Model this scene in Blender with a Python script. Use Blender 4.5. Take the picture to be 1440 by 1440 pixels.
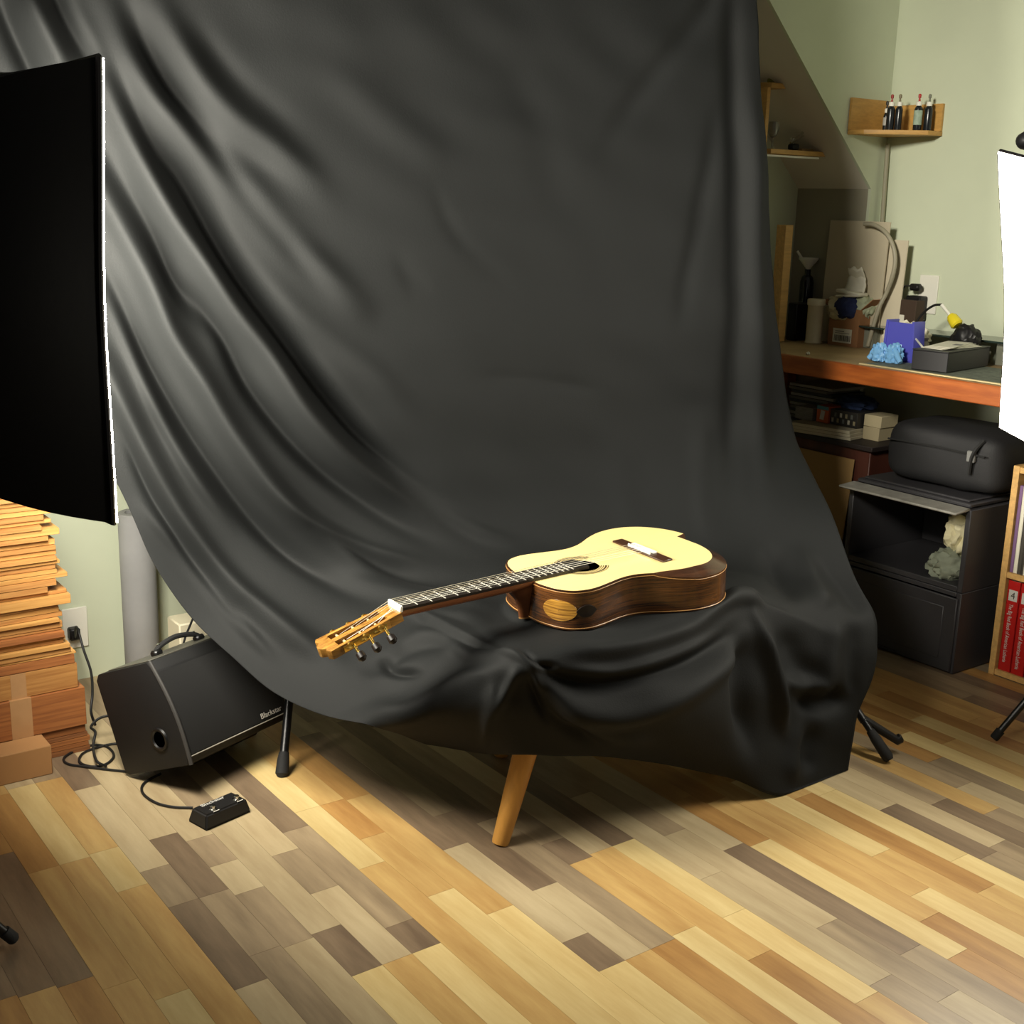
import bpy, bmesh, math, random
import numpy as np
from mathutils import Vector, Matrix, noise
R = math.radians
for o in list(bpy.data.objects): bpy.data.objects.remove(o)
scene = bpy.context.scene
COL = scene.collection

# ------------------------------------------------------------------ camera
H = 1.38
PITCH, ROLL, AZ = R(14.06), R(1.483), R(-36.25)
FPX = 1754.1
fw = Vector((0, math.cos(PITCH), -math.sin(PITCH)))
up0 = Vector((0, math.sin(PITCH), math.cos(PITCH)))
rt0 = Vector((1, 0, 0))
rt = math.cos(ROLL)*rt0 + math.sin(ROLL)*up0
up = -math.sin(ROLL)*rt0 + math.cos(ROLL)*up0
cd = bpy.data.cameras.new('camera'); cam = bpy.data.objects.new('camera', cd); COL.objects.link(cam)
cd.sensor_width = 36; cd.lens = FPX/1440*36; cd.clip_start = .02
m = Matrix((rt, up, -fw)).transposed().to_4x4(); m.translation = (0, 0, H); cam.matrix_world = m
scene.camera = cam

# ------------------------------------------------------------------ world, exposure
scene.view_settings.view_transform = 'Standard'
scene.view_settings.look = 'None'
scene.view_settings.gamma = 1
scene.view_settings.use_curve_mapping = False
scene.view_settings.exposure = 0.0
w = bpy.data.worlds.new('room_ambient'); scene.world = w; w.use_nodes = True
w.node_tree.nodes['Background'].inputs[0].default_value = (1.0, .93, .78, 1)
w.node_tree.nodes['Background'].inputs[1].default_value = .09
SOFT_L, SOFT_R = 62.0, 22.0          # brightness of the two softbox diffusers
SOFT_COL = (1.0, .94, .81)

ld = bpy.data.lights.new('room_lamp', 'AREA'); ld.shape = 'DISK'; ld.size = .55; ld.energy = 12.5; ld.spread = R(46); ld.color = (1.0, .94, .80)
lamp = bpy.data.objects.new('room_lamp', ld); COL.objects.link(lamp); lamp.location = (-1.05, .40, 2.5)
lamp.rotation_euler = (Vector((1.25, 4.1, 1.35))-lamp.location).to_track_quat('-Z', 'Y').to_euler()

# ------------------------------------------------------------------ helpers
U = Vector((math.cos(AZ), -math.sin(AZ), 0)); V = Vector((math.sin(AZ), math.cos(AZ), 0))
ROT = -AZ                             # room axes: local x along U, local y along V
def P(u, v, z=0): return U*u + V*v + Vector((0, 0, z))
def ray(x, y): return rt*((x-720)/FPX) + up*((720-y)/FPX) + fw
def aty(x, y, Y): d = ray(x, y); return Vector((0, 0, H)) + d*(Y/d.y)
def atz(x, y, z=0): d = ray(x, y); return Vector((0, 0, H)) + d*((z-H)/d.z)

def srgb(c): return tuple(((x/255)/12.92 if x/255 <= .04045 else ((x/255+.055)/1.055)**2.4) for x in c)
MATS = {}
def mat(name, rgb, rough=.6, metal=0, noise_amt=0, noise_scale=20, bump=0, bump_scale=200, spec=.5, stretch=(1, 1, 1), rand=0, rgb2=None, coat=0, detail=4):
    if name in MATS: return MATS[name]
    mt = bpy.data.materials.new(name); mt.use_nodes = True; nt = mt.node_tree
    b = nt.nodes['Principled BSDF']; c = srgb(rgb)
    b.inputs['Base Color'].default_value = (*c, 1); b.inputs['Roughness'].default_value = rough
    b.inputs['Metallic'].default_value = metal; b.inputs['Specular IOR Level'].default_value = spec
    b.inputs['Coat Weight'].default_value = coat; b.inputs['Coat Roughness'].default_value = .12
    L = nt.links.new
    if noise_amt or bump or rand:
        tc = nt.nodes.new('ShaderNodeTexCoord'); mp = nt.nodes.new('ShaderNodeMapping'); mp.inputs['Scale'].default_value = stretch
        oi = nt.nodes.new('ShaderNodeObjectInfo'); ad = nt.nodes.new('ShaderNodeVectorMath'); ad.operation = 'ADD'
        ml = nt.nodes.new('ShaderNodeMath'); ml.operation = 'MULTIPLY'; ml.inputs[1].default_value = 37.0
        L(oi.outputs['Random'], ml.inputs[0]); L(tc.outputs['Object'], ad.inputs[0]); L(ml.outputs[0], ad.inputs[1]); L(ad.outputs[0], mp.inputs['Vector'])
    last = None
    if noise_amt or rgb2:
        n = nt.nodes.new('ShaderNodeTexNoise'); n.inputs['Scale'].default_value = noise_scale; n.inputs['Detail'].default_value = detail
        n.inputs['Roughness'].default_value = .62
        L(mp.outputs[0], n.inputs['Vector'])
        rp = nt.nodes.new('ShaderNodeValToRGB'); rp.color_ramp.elements[0].position = .32; rp.color_ramp.elements[1].position = .68
        c2 = srgb(rgb2) if rgb2 else tuple(max(0, x*(1-noise_amt)) for x in c)
        c3 = c if rgb2 else tuple(min(1, x*(1+noise_amt)) for x in c)
        rp.color_ramp.elements[0].color = (*c2, 1); rp.color_ramp.elements[1].color = (*c3, 1)
        L(n.outputs['Fac'], rp.inputs[0]); last = rp.outputs[0]
        if rand:
            hs = nt.nodes.new('ShaderNodeHueSaturation'); mr = nt.nodes.new('ShaderNodeMapRange')
            mr.inputs[3].default_value = 1-rand; mr.inputs[4].default_value = 1+rand
            L(oi.outputs['Random'], mr.inputs[0]); L(mr.outputs[0], hs.inputs['Value']); L(last, hs.inputs['Color']); last = hs.outputs[0]
        L(last, b.inputs['Base Color'])
    if bump:
        n2 = nt.nodes.new('ShaderNodeTexNoise'); n2.inputs['Scale'].default_value = bump_scale; n2.inputs['Detail'].default_value = 3
        L(mp.outputs[0], n2.inputs['Vector'])
        bp = nt.nodes.new('ShaderNodeBump'); bp.inputs['Strength'].default_value = bump; bp.inputs['Distance'].default_value = .004
        L(n2.outputs['Fac'], bp.inputs['Height']); L(bp.outputs[0], b.inputs['Normal'])
    MATS[name] = mt; return mt
def emat(name, col, s):
    mt = bpy.data.materials.new(name); mt.use_nodes = True; nt = mt.node_tree; b = nt.nodes['Principled BSDF']
    b.inputs['Base Color'].default_value = (.8, .8, .8, 1); b.inputs['Emission Color'].default_value = (*col, 1); b.inputs['Emission Strength'].default_value = s
    return mt

KS = 1.0                              # size factor of the shop corner (bench, shelves and what lies on them)
class M:
    """collects simple shapes into one mesh"""
    def __init__(s): s.v = []; s.f = []
    def add(s, vs, fs):
        o = len(s.v); s.v += [Vector(x) for x in vs]; s.f += [[i+o for i in f] for f in fs]; return s
    def bm(s, bm):
        bm.verts.index_update(); s.add([v.co.copy() for v in bm.verts], [[v.index for v in f.verts] for f in bm.faces]); bm.free(); return s
    def box(s, c, d, bev=0, rot=None, seg=1):
        bm = bmesh.new(); bmesh.ops.create_cube(bm, size=1)
        for v in bm.verts: v.co = Vector((v.co.x*d[0], v.co.y*d[1], v.co.z*d[2]))
        if bev: bmesh.ops.bevel(bm, geom=list(bm.edges), offset=bev, segments=seg, affect='EDGES', profile=.6)
        for v in bm.verts: v.co = (rot @ v.co if rot else v.co) + Vector(c)
        return s.bm(bm)
    def prism(s, poly, z0, z1, fn=None, bev=0):
        bm = bmesh.new(); n = len(poly)
        lo = [bm.verts.new((x, y, z0)) for x, y in poly]; hi = [bm.verts.new((x, y, z1)) for x, y in poly]
        bm.faces.new(lo[::-1]); bm.faces.new(hi)
        for i in range(n): bm.faces.new((lo[i], lo[(i+1) % n], hi[(i+1) % n], hi[i]))
        bmesh.ops.recalc_face_normals(bm, faces=list(bm.faces))
        if bev: bmesh.ops.bevel(bm, geom=list(bm.edges), offset=bev, segments=2, affect='EDGES', profile=.6)
        if fn:
            for v in bm.verts: v.co = Vector(fn(v.co))
        return s.bm(bm)
    def tube(s, pts, r, n=10, caps=True):
        pts = [Vector(p) for p in pts]; k = len(pts); rr = r if isinstance(r, (list, tuple)) else [r]*k
        o = len(s.v); t0 = (pts[1]-pts[0]).normalized(); a = t0.orthogonal().normalized()
        for i, p in enumerate(pts):
            t = (pts[min(i+1, k-1)]-pts[max(i-1, 0)]).normalized(); a = (a - t*a.dot(t)).normalized(); b = t.cross(a)
            for j in range(n):
                th = 2*math.pi*j/n; s.v.append(p + (a*math.cos(th)+b*math.sin(th))*rr[i])
        for i in range(k-1):
            for j in range(n): s.f.append([o+i*n+j, o+i*n+(j+1) % n, o+(i+1)*n+(j+1) % n, o+(i+1)*n+j])
        if caps: s.f.append([o+j for j in range(n)][::-1]); s.f.append([o+(k-1)*n+j for j in range(n)])
        return s
    def lathe(s, prof, c=(0, 0, 0), n=20, mtx=None):
        o = len(s.v); c = Vector(c)
        for r, z in prof:
            for j in range(n):
                th = 2*math.pi*j/n; p = Vector((r*math.cos(th), r*math.sin(th), z)); s.v.append((mtx @ p if mtx else p)+c)
        for i in range(len(prof)-1):
            for j in range(n): s.f.append([o+i*n+j, o+i*n+(j+1) % n, o+(i+1)*n+(j+1) % n, o+(i+1)*n+j])
        s.f.append([o+j for j in range(n)][::-1]); s.f.append([o+(len(prof)-1)*n+j for j in range(n)]); return s
    def grid(s, rows):
        o = len(s.v); a = len(rows); b = len(rows[0])
        for r_ in rows: s.v += [Vector(p) for p in r_]
        for i in range(a-1):
            for j in range(b-1): s.f.append([o+i*b+j, o+i*b+j+1, o+(i+1)*b+j+1, o+(i+1)*b+j])
        return s
    def blob(s, c, d, seed=0, amp=.25, freq=2.2, sub=4, floor=None):
        bm = bmesh.new(); bmesh.ops.create_icosphere(bm, subdivisions=sub, radius=1)
        sd = Vector((seed*7.3, seed*3.1, seed*1.7))
        for v in bm.verts:
            n_ = v.co.normalized(); q = n_*freq+sd
            h = 1-abs(noise.noise(q))*2; h2 = 1-abs(noise.noise(q*2.3))*2
            k = 1+amp*(h-.4)+amp*.45*(h2-.4)
            v.co = Vector((n_.x*d[0]*k, n_.y*d[1]*k, n_.z*d[2]*k))+Vector(c)
            if floor is not None: v.co.z = max(v.co.z, floor)
        return s.bm(bm)
def obj(name, mb, mt, parent=None, loc=(0, 0, 0), rot=(0, 0, 0), smooth=True, ang=38):
    me = bpy.data.meshes.new(name); me.from_pydata([tuple(v*KS) for v in mb.v], [], mb.f); me.update()
    bm = bmesh.new(); bm.from_mesh(me); bmesh.ops.recalc_face_normals(bm, faces=list(bm.faces)); bm.to_mesh(me); bm.free()
    if smooth:
        me.shade_smooth(); me.set_sharp_from_angle(angle=R(ang))
    me.materials.append(mt)
    o = bpy.data.objects.new(name, me); COL.objects.link(o); o.location = loc; o.rotation_euler = rot
    if parent: o.parent = parent
    return o
def tag(o, label, cat, group=None, kind=None):
    o['label'] = label; o['category'] = cat
    if group: o['group'] = group
    if kind: o['kind'] = kind
    return o
def thing(name, label, cat, loc=(0, 0, 0), rot=(0, 0, 0), group=None):
    o = bpy.data.objects.new(name, None); COL.objects.link(o); o.empty_display_size = .05
    o.location = loc; o.rotation_euler = rot; return tag(o, label, cat, group)
def struct(name, mb, mt, **k):
    o = obj(name, mb, mt, **k); o['kind'] = 'structure'; return o
def UVR(u, v, z=0): return dict(loc=P(u, v, z), rot=(0, 0, ROT))
def text(name, s, size, mt, parent, origin, xdir, ydir, align='LEFT', ext=.0004, xscale=1.0):
    cu = bpy.data.curves.new(name, 'FONT'); cu.body = s; cu.size = size; cu.extrude = ext; cu.align_x = align; cu.align_y = 'CENTER'
    t = bpy.data.objects.new(name+'_tmp', cu); COL.objects.link(t)
    bpy.context.view_layer.update()
    me = bpy.data.meshes.new_from_object(t.evaluated_get(bpy.context.evaluated_depsgraph_get())); bpy.data.objects.remove(t)
    xd = Vector(xdir).normalized(); yd = Vector(ydir).normalized(); zd = xd.cross(yd)
    mm = Matrix((xd, yd, zd)).transposed().to_4x4() @ Matrix.Diagonal((xscale, 1, 1, 1)); mm.translation = origin; me.transform(Matrix.Diagonal((KS, KS, KS, 1)) @ mm)
    me.materials.clear(); me.materials.append(mt); me.name = name
    o = bpy.data.objects.new(name, me); COL.objects.link(o); o.parent = parent; return o
def crom(p, n):
    """Catmull-Rom through points p, n samples per span"""
    p = [Vector(x) for x in p]; q = [2*p[0]-p[1]]+p+[2*p[-1]-p[-2]]; out = []
    for i in range(1, len(q)-2):
        for k in range(n):
            t = k/n; a, b, c, d = q[i-1], q[i], q[i+1], q[i+2]
            out.append(.5*((2*b)+(c-a)*t+(2*a-5*b+4*c-d)*t*t+(3*b-a-3*c+d)*t**3))
    return out+[p[-1]]

# ------------------------------------------------------------------ materials
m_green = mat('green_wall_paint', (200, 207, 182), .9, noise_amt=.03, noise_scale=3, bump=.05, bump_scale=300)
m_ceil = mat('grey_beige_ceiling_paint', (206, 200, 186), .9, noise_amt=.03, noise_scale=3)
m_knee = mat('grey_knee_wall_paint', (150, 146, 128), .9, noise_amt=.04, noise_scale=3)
m_black = mat('black_plastic', (20, 19, 20), .45, spec=.4)
m_blacksatin = mat('black_metal', (16, 16, 17), .35, spec=.5)
m_rubber = mat('black_rubber', (24, 24, 24), .8)
m_tolex = mat('black_amp_covering', (9, 9, 10), .6, bump=.25, bump_scale=900)
m_grille = mat('black_grille_cloth', (12, 12, 12), .85, bump=.6, bump_scale=1500)
m_chrome = mat('chrome', (215, 215, 212), .18, 1)
m_gold = mat('gold_plating', (225, 190, 100), .25, 1)
m_white = mat('white_plastic', (228, 226, 214), .5)
m_paper = mat('white_paper', (214, 210, 194), .8, noise_amt=.03, noise_scale=30)
m_print = mat('white_print', (205, 203, 196), .7)
m_pine = mat('pale_pine_wood', (206, 164, 100), .5, noise_amt=.14, noise_scale=6, stretch=(1, 14, 14))
m_cable = mat('black_cable', (18, 18, 18), .55)

# ------------------------------------------------------------------ setting: floor of printed strips
floor_base = M().box((2.0, 2.0, -.016), (6.6, 5.4, .02))
floor = struct('floor', floor_base, mat('floor_core_board', (70, 56, 40), .8), smooth=False, rot=(0, 0, ROT))
def strip_mat(name, light, dark, scl=3.2):
    mt = mat(name, light, .40, noise_amt=.2, noise_scale=scl, stretch=(9, 1.1, 9), rgb2=dark, rand=.07, bump=.03, bump_scale=60, spec=.4, detail=7)
    return mt
STR = {
 'P': strip_mat('strip_pale_maple', (216, 194, 138), (196, 168, 112)),
 'Y': strip_mat('strip_golden_maple', (200, 166, 106), (174, 136, 82)),
 'A': strip_mat('strip_amber_maple', (184, 142, 84), (152, 110, 62)),
 'L': strip_mat('strip_light_greige', (190, 172, 136), (168, 148, 114)),
 'G': strip_mat('strip_grey_oak', (164, 144, 114), (132, 114, 90)),
 'D': strip_mat('strip_dark_grey_oak', (138, 118, 94), (106, 88, 70)),
}
SW = .06417; U0 = .578; BW = 3*SW
# strip row -> far colour, then (v where the next strip begins towards the room, colour)
TAB = {
 -3: ['Y', (2.62, 'D'), (2.05, 'A')], -2: ['A', (2.60, 'D'), (2.04, 'Y')], -1: ['A', (2.56, 'D'), (2.03, 'A')],
 0: ['Y', (2.84, 'A'), (2.45, 'Y'), (1.98, 'Y')], 1: ['L', (2.86, 'P'), (2.45, 'Y'), (1.90, 'P')], 2: ['G', (2.86, 'Y'), (2.46, 'P'), (2.28, 'Y')],
 3: ['D', (2.77, 'L'), (2.33, 'G'), (2.17, 'D'), (1.85, 'L')], 4: ['L', (2.45, 'D'), (2.17, 'G'), (1.93, 'G')], 5: ['L', (2.40, 'G'), (2.27, 'L'), (2.14, 'G'), (1.92, 'L')],
 6: ['G', (2.46, 'L'), (1.93, 'D'), (1.77, 'P')], 7: ['L', (2.24, 'G'), (2.06, 'L'), (1.77, 'Y')], 8: ['D', (2.32, 'G'), (1.87, 'D'), (1.77, 'P')],
 9: ['P', (2.39, 'P'), (2.09, 'Y')], 10: ['Y', (2.60, 'Y'), (2.39, 'A'), (2.2, 'Y'), (1.92, 'P')], 11: ['A', (2.38, 'Y'), (1.8, 'P')],
 12: ['D', (2.06, 'L'), (1.64, 'D'), (1.53, 'P')], 13: ['G', (2.2, 'D'), (1.82, 'L'), (1.53, 'Y')], 14: ['D', (2.12, 'G'), (1.53, 'A')],
 15: ['G', (1.96, 'D'), (1.86, 'Y'), (1.54, 'P')], 16: ['L', (1.87, 'Y'), (1.4, 'A')], 17: ['D', (1.87, 'P'), (1.53, 'P'), (1.2, 'Y')],
 18: ['G', (2.1, 'L'), (1.66, 'L'), (1.22, 'G')], 19: ['G', (1.84, 'L'), (1.40, 'G'), (1.12, 'L')], 20: ['L', (1.72, 'D'), (1.25, 'G')],
 21: ['A', (1.95, 'A'), (1.70, 'P'), (1.19, 'A')], 22: ['A', (1.9, 'Y'), (1.3, 'A')], 23: ['Y', (1.86, 'Y'), (1.37, 'P')],
 24: ['A', (1.95, 'P'), (1.52, 'Y')], 25: ['Y', (1.8, 'A'), (1.3, 'Y')], 26: ['P', (1.78, 'P'), (1.41, 'P')],
 27: ['G', (2.1, 'L'), (1.65, 'D'), (1.38, 'G')], 28: ['G', (1.9, 'L'), (1.40, 'G')], 29: ['D', (2.0, 'G'), (1.6, 'D')],
 30: ['Y', (2.1, 'Y'), (1.50, 'G')], 31: ['G', (2.2, 'G'), (1.62, 'L')], 32: ['Y', (2.15, 'A'), (1.75, 'G')],
 33: ['G', (2.3, 'Y'), (1.9, 'P')], 34: ['Y', (2.2, 'A'), (1.8, 'Y')], 35: ['A', (2.35, 'Y'), (1.95, 'P')],
}
VF, VN = 3.46, -.35
rnd = random.Random(4)
plank_mesh = {}
def strip(k, va, vb, c):
    """one strip from far end va to near end vb"""
    L_ = round(va-vb, 3); key = (L_, c)
    if key not in plank_mesh:
        mb = M().box((0, 0, -.003), (SW-.0005, L_-.0006, .006))
        me = bpy.data.meshes.new('floor_strip'); me.from_pydata([tuple(v) for v in mb.v], [], mb.f); me.materials.append(STR[c]); plank_mesh[key] = me
    o = bpy.data.objects.new('floor_strip', plank_mesh[key]); COL.objects.link(o); o.parent = floor
    o.location = (U0+SW*(k+.5), (va+vb)/2, 0)
for k in range(-12, 54):
    fam = None
    if k in TAB:
        row = TAB[k]; segs = []; v = VF; c = row[0]
        if True:
            first = row[1][0]; nf = max(1, int((VF-first)/.6)) if first < VF-.9 else 1
            for i in range(nf):
                segs.append((VF-(VF-first)*i/nf, VF-(VF-first)*(i+1)/nf, c if i == nf-1 else rnd.choice({'P': 'PY', 'Y': 'YA', 'A': 'AY', 'L': 'LG', 'G': 'GD', 'D': 'GD'}[c])))
        for i, (vs, cc) in enumerate(row[1:]):
            ve = row[i+2][0] if i+2 < len(row) else (VN if k < 20 else max(VN, .3))
            segs.append((vs, ve, cc))
        for s_ in segs:
            strip(k, *s_)
    else:
        bnum = k//3; r2 = random.Random(bnum*13+7); famc = r2.choice(['GDL', 'YAP', 'GDL', 'YAG'])
        v = VF - rnd.uniform(0, .5); strip(k, VF, v, rnd.choice(famc))
        while v > .9:
            nx = v-rnd.uniform(.45, .85)
            if nx < 1.2: nx = VN
            strip(k, v, nx, rnd.choice(famc)); v = nx

# ------------------------------------------------------------------ setting: walls, alcove under the roof slope
KB = .8085                            # the bench corner is modelled at 1/KB size and brought to .895 m bench height
UW, UK, V1, V2, ZC = 4.70*KB, 4.623*KB, 3.684*KB, 4.106*KB, 2.75
VB = 3.46                             # the wall behind the backdrop
def zB(z): return .895+(z-.78)*KB
def B(u, v, z=0): return P(u*KB, v*KB, zB(z))
ZK = zB(1.464); UD = 2.15
dz = lambda u: ZK+(UK-u)*.97
def slab(poly, fn, th):
    """flat polygon (2d) turned into a slab of thickness th through fn(a,b,t)"""
    n = len(poly); vs = [fn(a, b, 0) for a, b in poly]+[fn(a, b, th) for a, b in poly]
    return M().add(vs, [list(range(n)), list(range(2*n-1, n-1, -1))]+[[i, (i+1) % n, n+(i+1) % n, n+i] for i in range(n)])
struct('wall_back', slab([(-2.4, 0), (2.6, 0), (2.6, ZC), (-2.4, ZC)], lambda a, b, t: P(a, VB+t, b), .05), m_green, smooth=False)
struct('wall_dormer', slab([(UK-.001, 0), (UW, 0), (UW, ZC), (UK-(ZC-ZK)/.97, ZC), (UK, ZK)], lambda a, b, t: P(a, V1+t, b), .012), m_green, smooth=False)
struct('wall_right', slab([(-1.2, 0), (V1+.012, 0), (V1+.012, ZC), (-1.2, ZC)], lambda a, b, t: P(UW+t, a, b), .1), m_green, smooth=False)
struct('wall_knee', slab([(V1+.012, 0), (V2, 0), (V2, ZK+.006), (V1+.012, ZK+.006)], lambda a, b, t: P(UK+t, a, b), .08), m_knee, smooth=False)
struct('wall_alcove_end', slab([(2.6, 0), (UK+.1, 0), (UK+.1, 2.9), (2.6, 2.9)], lambda a, b, t: P(a, V2+t, b), .05), m_green, smooth=False)
struct('ceiling_slope', M().add([P(2.6, V1+.012, dz(2.6)), P(UK, V1+.012, ZK), P(UK, V2, ZK), P(2.6, V2, dz(2.6)),
                P(2.6, V1+.012, dz(2.6)+.06), P(UK, V1+.012, ZK+.06), P(UK, V2, ZK+.06), P(2.6, V2, dz(2.6)+.06)],
               [[0, 1, 2, 3], [7, 6, 5, 4], [0, 4, 5, 1], [1, 5, 6, 2], [2, 6, 7, 3], [3, 7, 4, 0]]), m_ceil, smooth=False)

# ------------------------------------------------------------------ softbox lights
m_softfab = mat('black_softbox_fabric', (4, 4, 4), .6, spec=.06, bump=.1, bump_scale=40)
m_piping = mat('glossy_black_piping', (16, 14, 15), .2, spec=.6)
def softbox(label, rim, apex, ringr, bulge, strength, stand_xy, legs, knob=None):
    """rim: four front corners (in order); apex: centre of the speed ring"""
    t = thing('softbox_light', label, 'softbox', (stand_xy[0], stand_xy[1], 0))
    off = Vector((stand_xy[0], stand_xy[1], 0))
    rim = [Vector(r)-off for r in rim]; apex = Vector(apex)-off
    cen = sum(rim, Vector())/4; nrm = (cen-apex).normalized()
    N = 14
    ring = [apex+(r-cen-nrm*(r-cen).dot(nrm)).normalized()*ringr for r in rim]
    for i in range(4):
        a, b, c, d = rim[i], rim[(i+1) % 4], ring[(i+1) % 4], ring[i]; rows = []
        for j in range(N+1):
            s = j/N; row = []
            for k in range(N+1):
                q = k/N; p = (a*(1-q)+b*q)*(1-s)+(d*(1-q)+c*q)*s
                out = (p-(cen*(1-s)+apex*s)).normalized()
                sag = -.018*math.sin(math.pi*q)*(1-s)*1.0
                row.append(p+out*(bulge*math.sin(math.pi*min(1, s*1.0))+sag))
            rows.append(row)
        obj('side_panel', M().grid(rows), m_softfab, t, ang=60)
    edge = []
    for i in range(4):
        a, b = rim[i], rim[(i+1) % 4]
        for k in range(10):
            q = k/10; p = a*(1-q)+b*q; edge.append(p-(p-cen).normalized()*.018*math.sin(math.pi*q))
    obj('rim_piping', M().tube(edge+[edge[0]], .006, 8), m_piping, t)
    lip = []
    rows = [[p+(p-cen).normalized()*.001-nrm*.0 for p in edge+[edge[0]]], [p+nrm*.005 for p in edge+[edge[0]]]]
    obj('front_lip', M().grid(rows), m_softfab, t)
    # diffuser: slightly domed sheet
    rows = []
    for j in range(N+1):
        s = j/N; row = []
        for k in range(N+1):
            q = k/N; p = (rim[0]*(1-q)+rim[1]*q)*(1-s)+(rim[3]*(1-q)+rim[2]*q)*s
            dd = (p-cen); p = p-dd.normalized()*.018*max(math.sin(math.pi*q)*(abs(2*s-1)**3), math.sin(math.pi*s)*(abs(2*q-1)**3))
            row.append(p+nrm*(.0095+.022*math.sin(math.pi*q)*math.sin(math.pi*s)))
        rows.append(row)
    band = [[p+nrm*.0054 for p in edge+[edge[0]]], [p+nrm*.0098 for p in edge+[edge[0]]]]
    obj('diffuser', M().grid(rows).grid(band), emat('diffuser_glow', SOFT_COL, strength), t)['label'] = 'glowing white front diffuser cloth'
    mt = nrm.to_track_quat('Z', 'X').to_matrix()
    obj('speed_ring', M().lathe([(ringr*.5, -.1), (ringr*.75, -.09), (ringr*.75, -.02), (ringr*1.02, 0), (ringr*1.02, .02), (ringr*.6, .02)], apex, 20, mt), m_blacksatin, t)
    b = apex-nrm*.06
    obj('stand_pole', M().tube([(0, 0, .25), (0, 0, b.z-.05), b], .012, 10), m_blacksatin, t)
    for lx, ly in legs:
        tip = Vector((lx, ly, .012))-off; hub = Vector((0, 0, .52))
        lg = obj('stand_leg', M().tube([hub, tip], .009, 10), m_blacksatin, t)
        dr = (tip-hub).normalized(); obj('rubber_foot', M().tube([tip-dr*.03, tip-dr*.004, tip], [.012, .012, .009], 10), m_rubber, lg)
    if knob: obj('tilt_knob', M().lathe([(.016, -.02), (.02, -.012), (.02, .012), (.014, .02)], Vector(knob)-off, 16, Matrix.Rotation(R(80), 3, 'X')), m_black, t)
    return t
LAZ = R(40); nL = Vector((math.sin(LAZ), math.cos(LAZ), 0)); eL = Vector((-nL.y, nL.x, 0))
nearT, nearB = aty(139, 80, 2.14), aty(159, 736, 2.14)
cL = (nearT+nearB)/2+eL*.25
softbox('black softbox on a stand beside the stacked wood, seen from behind', [nearT, nearT+eL*.50, nearB+eL*.50, nearB],
        cL-nL*.50+Vector((0, 0, .02)), .09, .07, SOFT_L, (cL.x-nL.x*.56, cL.y-nL.y*.56), [(-.909, 2.065), (-1.75, 2.3), (-1.3, 1.85)])
TLr, BLr = aty(1406, 213, 3.0), aty(1408, 600, 3.0)
dR = Vector((.55, -.83, 0)).normalized()
softbox('white glowing softbox front on a tripod beside the bookcase', [TLr, TLr+dR*.5+Vector((0, 0, -.07)), BLr+dR*.5+Vector((0, 0, -.20)), BLr],
        (1.62, 3.12, 1.16), .085, .04, SOFT_R, (1.68, 3.16), [(1.304, 3.10), (1.95, 2.95), (1.72, 3.55)], knob=aty(1443, 197, 3.02))

# ------------------------------------------------------------------ ottoman under the cloth
m_beech = mat('oiled_beech_leg', (196, 142, 66), .42, noise_amt=.12, noise_scale=5, stretch=(8, 8, 1))
ot = thing('ottoman', 'wooden-legged ottoman hidden under the black cloth, carrying the guitar', 'ottoman', **UVR(1.80, 2.20))
obj('seat', M().box((0, 0, .37), (.66, .50, .14), .03, seg=3), mat('dark_seat_fabric', (26, 24, 24), .9), ot)
for sx, sy, kx in ((-1, -1, 1), (1, -1, 1), (1, 1, .7), (-1, 1, .2)):
    ft = Vector((sx*.332*kx, sy*.185, .0)); tp = Vector((sx*(.215 if sy < 0 else .265)*kx, sy*.16, .305)); ax = tp-ft
    obj('leg', M().tube([ft, ft+ax*.02, ft+ax*.3, tp], [.018, .0195, .023, .031], 18), m_beech, ot)

# ------------------------------------------------------------------ backdrop stand
o0 = Vector((.56, 3.46, 0)); SK = math.atan(.42)
bs = thing('backdrop_stand', 'black metal backdrop stand holding up the hanging cloth', 'stand', o0)
BSR = Matrix.Rotation(SK, 3, 'Z')
obj('pole', M().tube([(0, 0, .12), (0, 0, 2.40)], .013, 10), m_blacksatin, bs)
obj('crossbar', M().tube([BSR @ Vector((.1, 0, 2.38)), BSR @ Vector((-2.5, 0, 2.38))], .014, 10), m_blacksatin, bs)
obj('pole', M().tube([BSR @ Vector((-2.46, 0, .02)), BSR @ Vector((-2.46, 0, 2.42))], .013, 10), m_blacksatin, bs)
foot = Vector((.985, 2.955, .010))-o0; hub = Vector((0, -.02, .60))
d1 = (hub-foot)
lg = obj('tripod_leg', M().tube([foot, foot+d1*.13, foot+d1*.1301, hub], [.009, .009, .011, .011], 10), m_blacksatin, bs)
obj('rubber_foot', M().tube([foot-d1*.0, foot+d1*.01, foot+d1*.07, foot+d1*.1], [.010, .015, .014, .011], 12), m_rubber, lg)
obj('clamp', M().tube([foot+d1*.22, foot+d1*.23, foot+d1*.33, foot+d1*.34], [.012, .02, .02, .012], 12), m_black, lg)
obj('brace', M().tube([foot+d1*.14, foot+Vector((.035, .06, .028))], [.012, .011], 10), m_black, bs)
obj('thumb_knob', M().lathe([(.008, -.012), (.013, -.008), (.013, .008), (.008, .012)], foot+Vector((.037, .063, .03)), 12, Matrix.Rotation(R(60), 3, 'Y')), m_blacksatin, bs)
for tx, ty in ((.62, 3.85), (.35, 3.30)):
    ft = Vector((tx, ty, .01))-o0; obj('tripod_leg', M().tube([ft, hub], .010, 10), m_blacksatin, bs)

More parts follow.
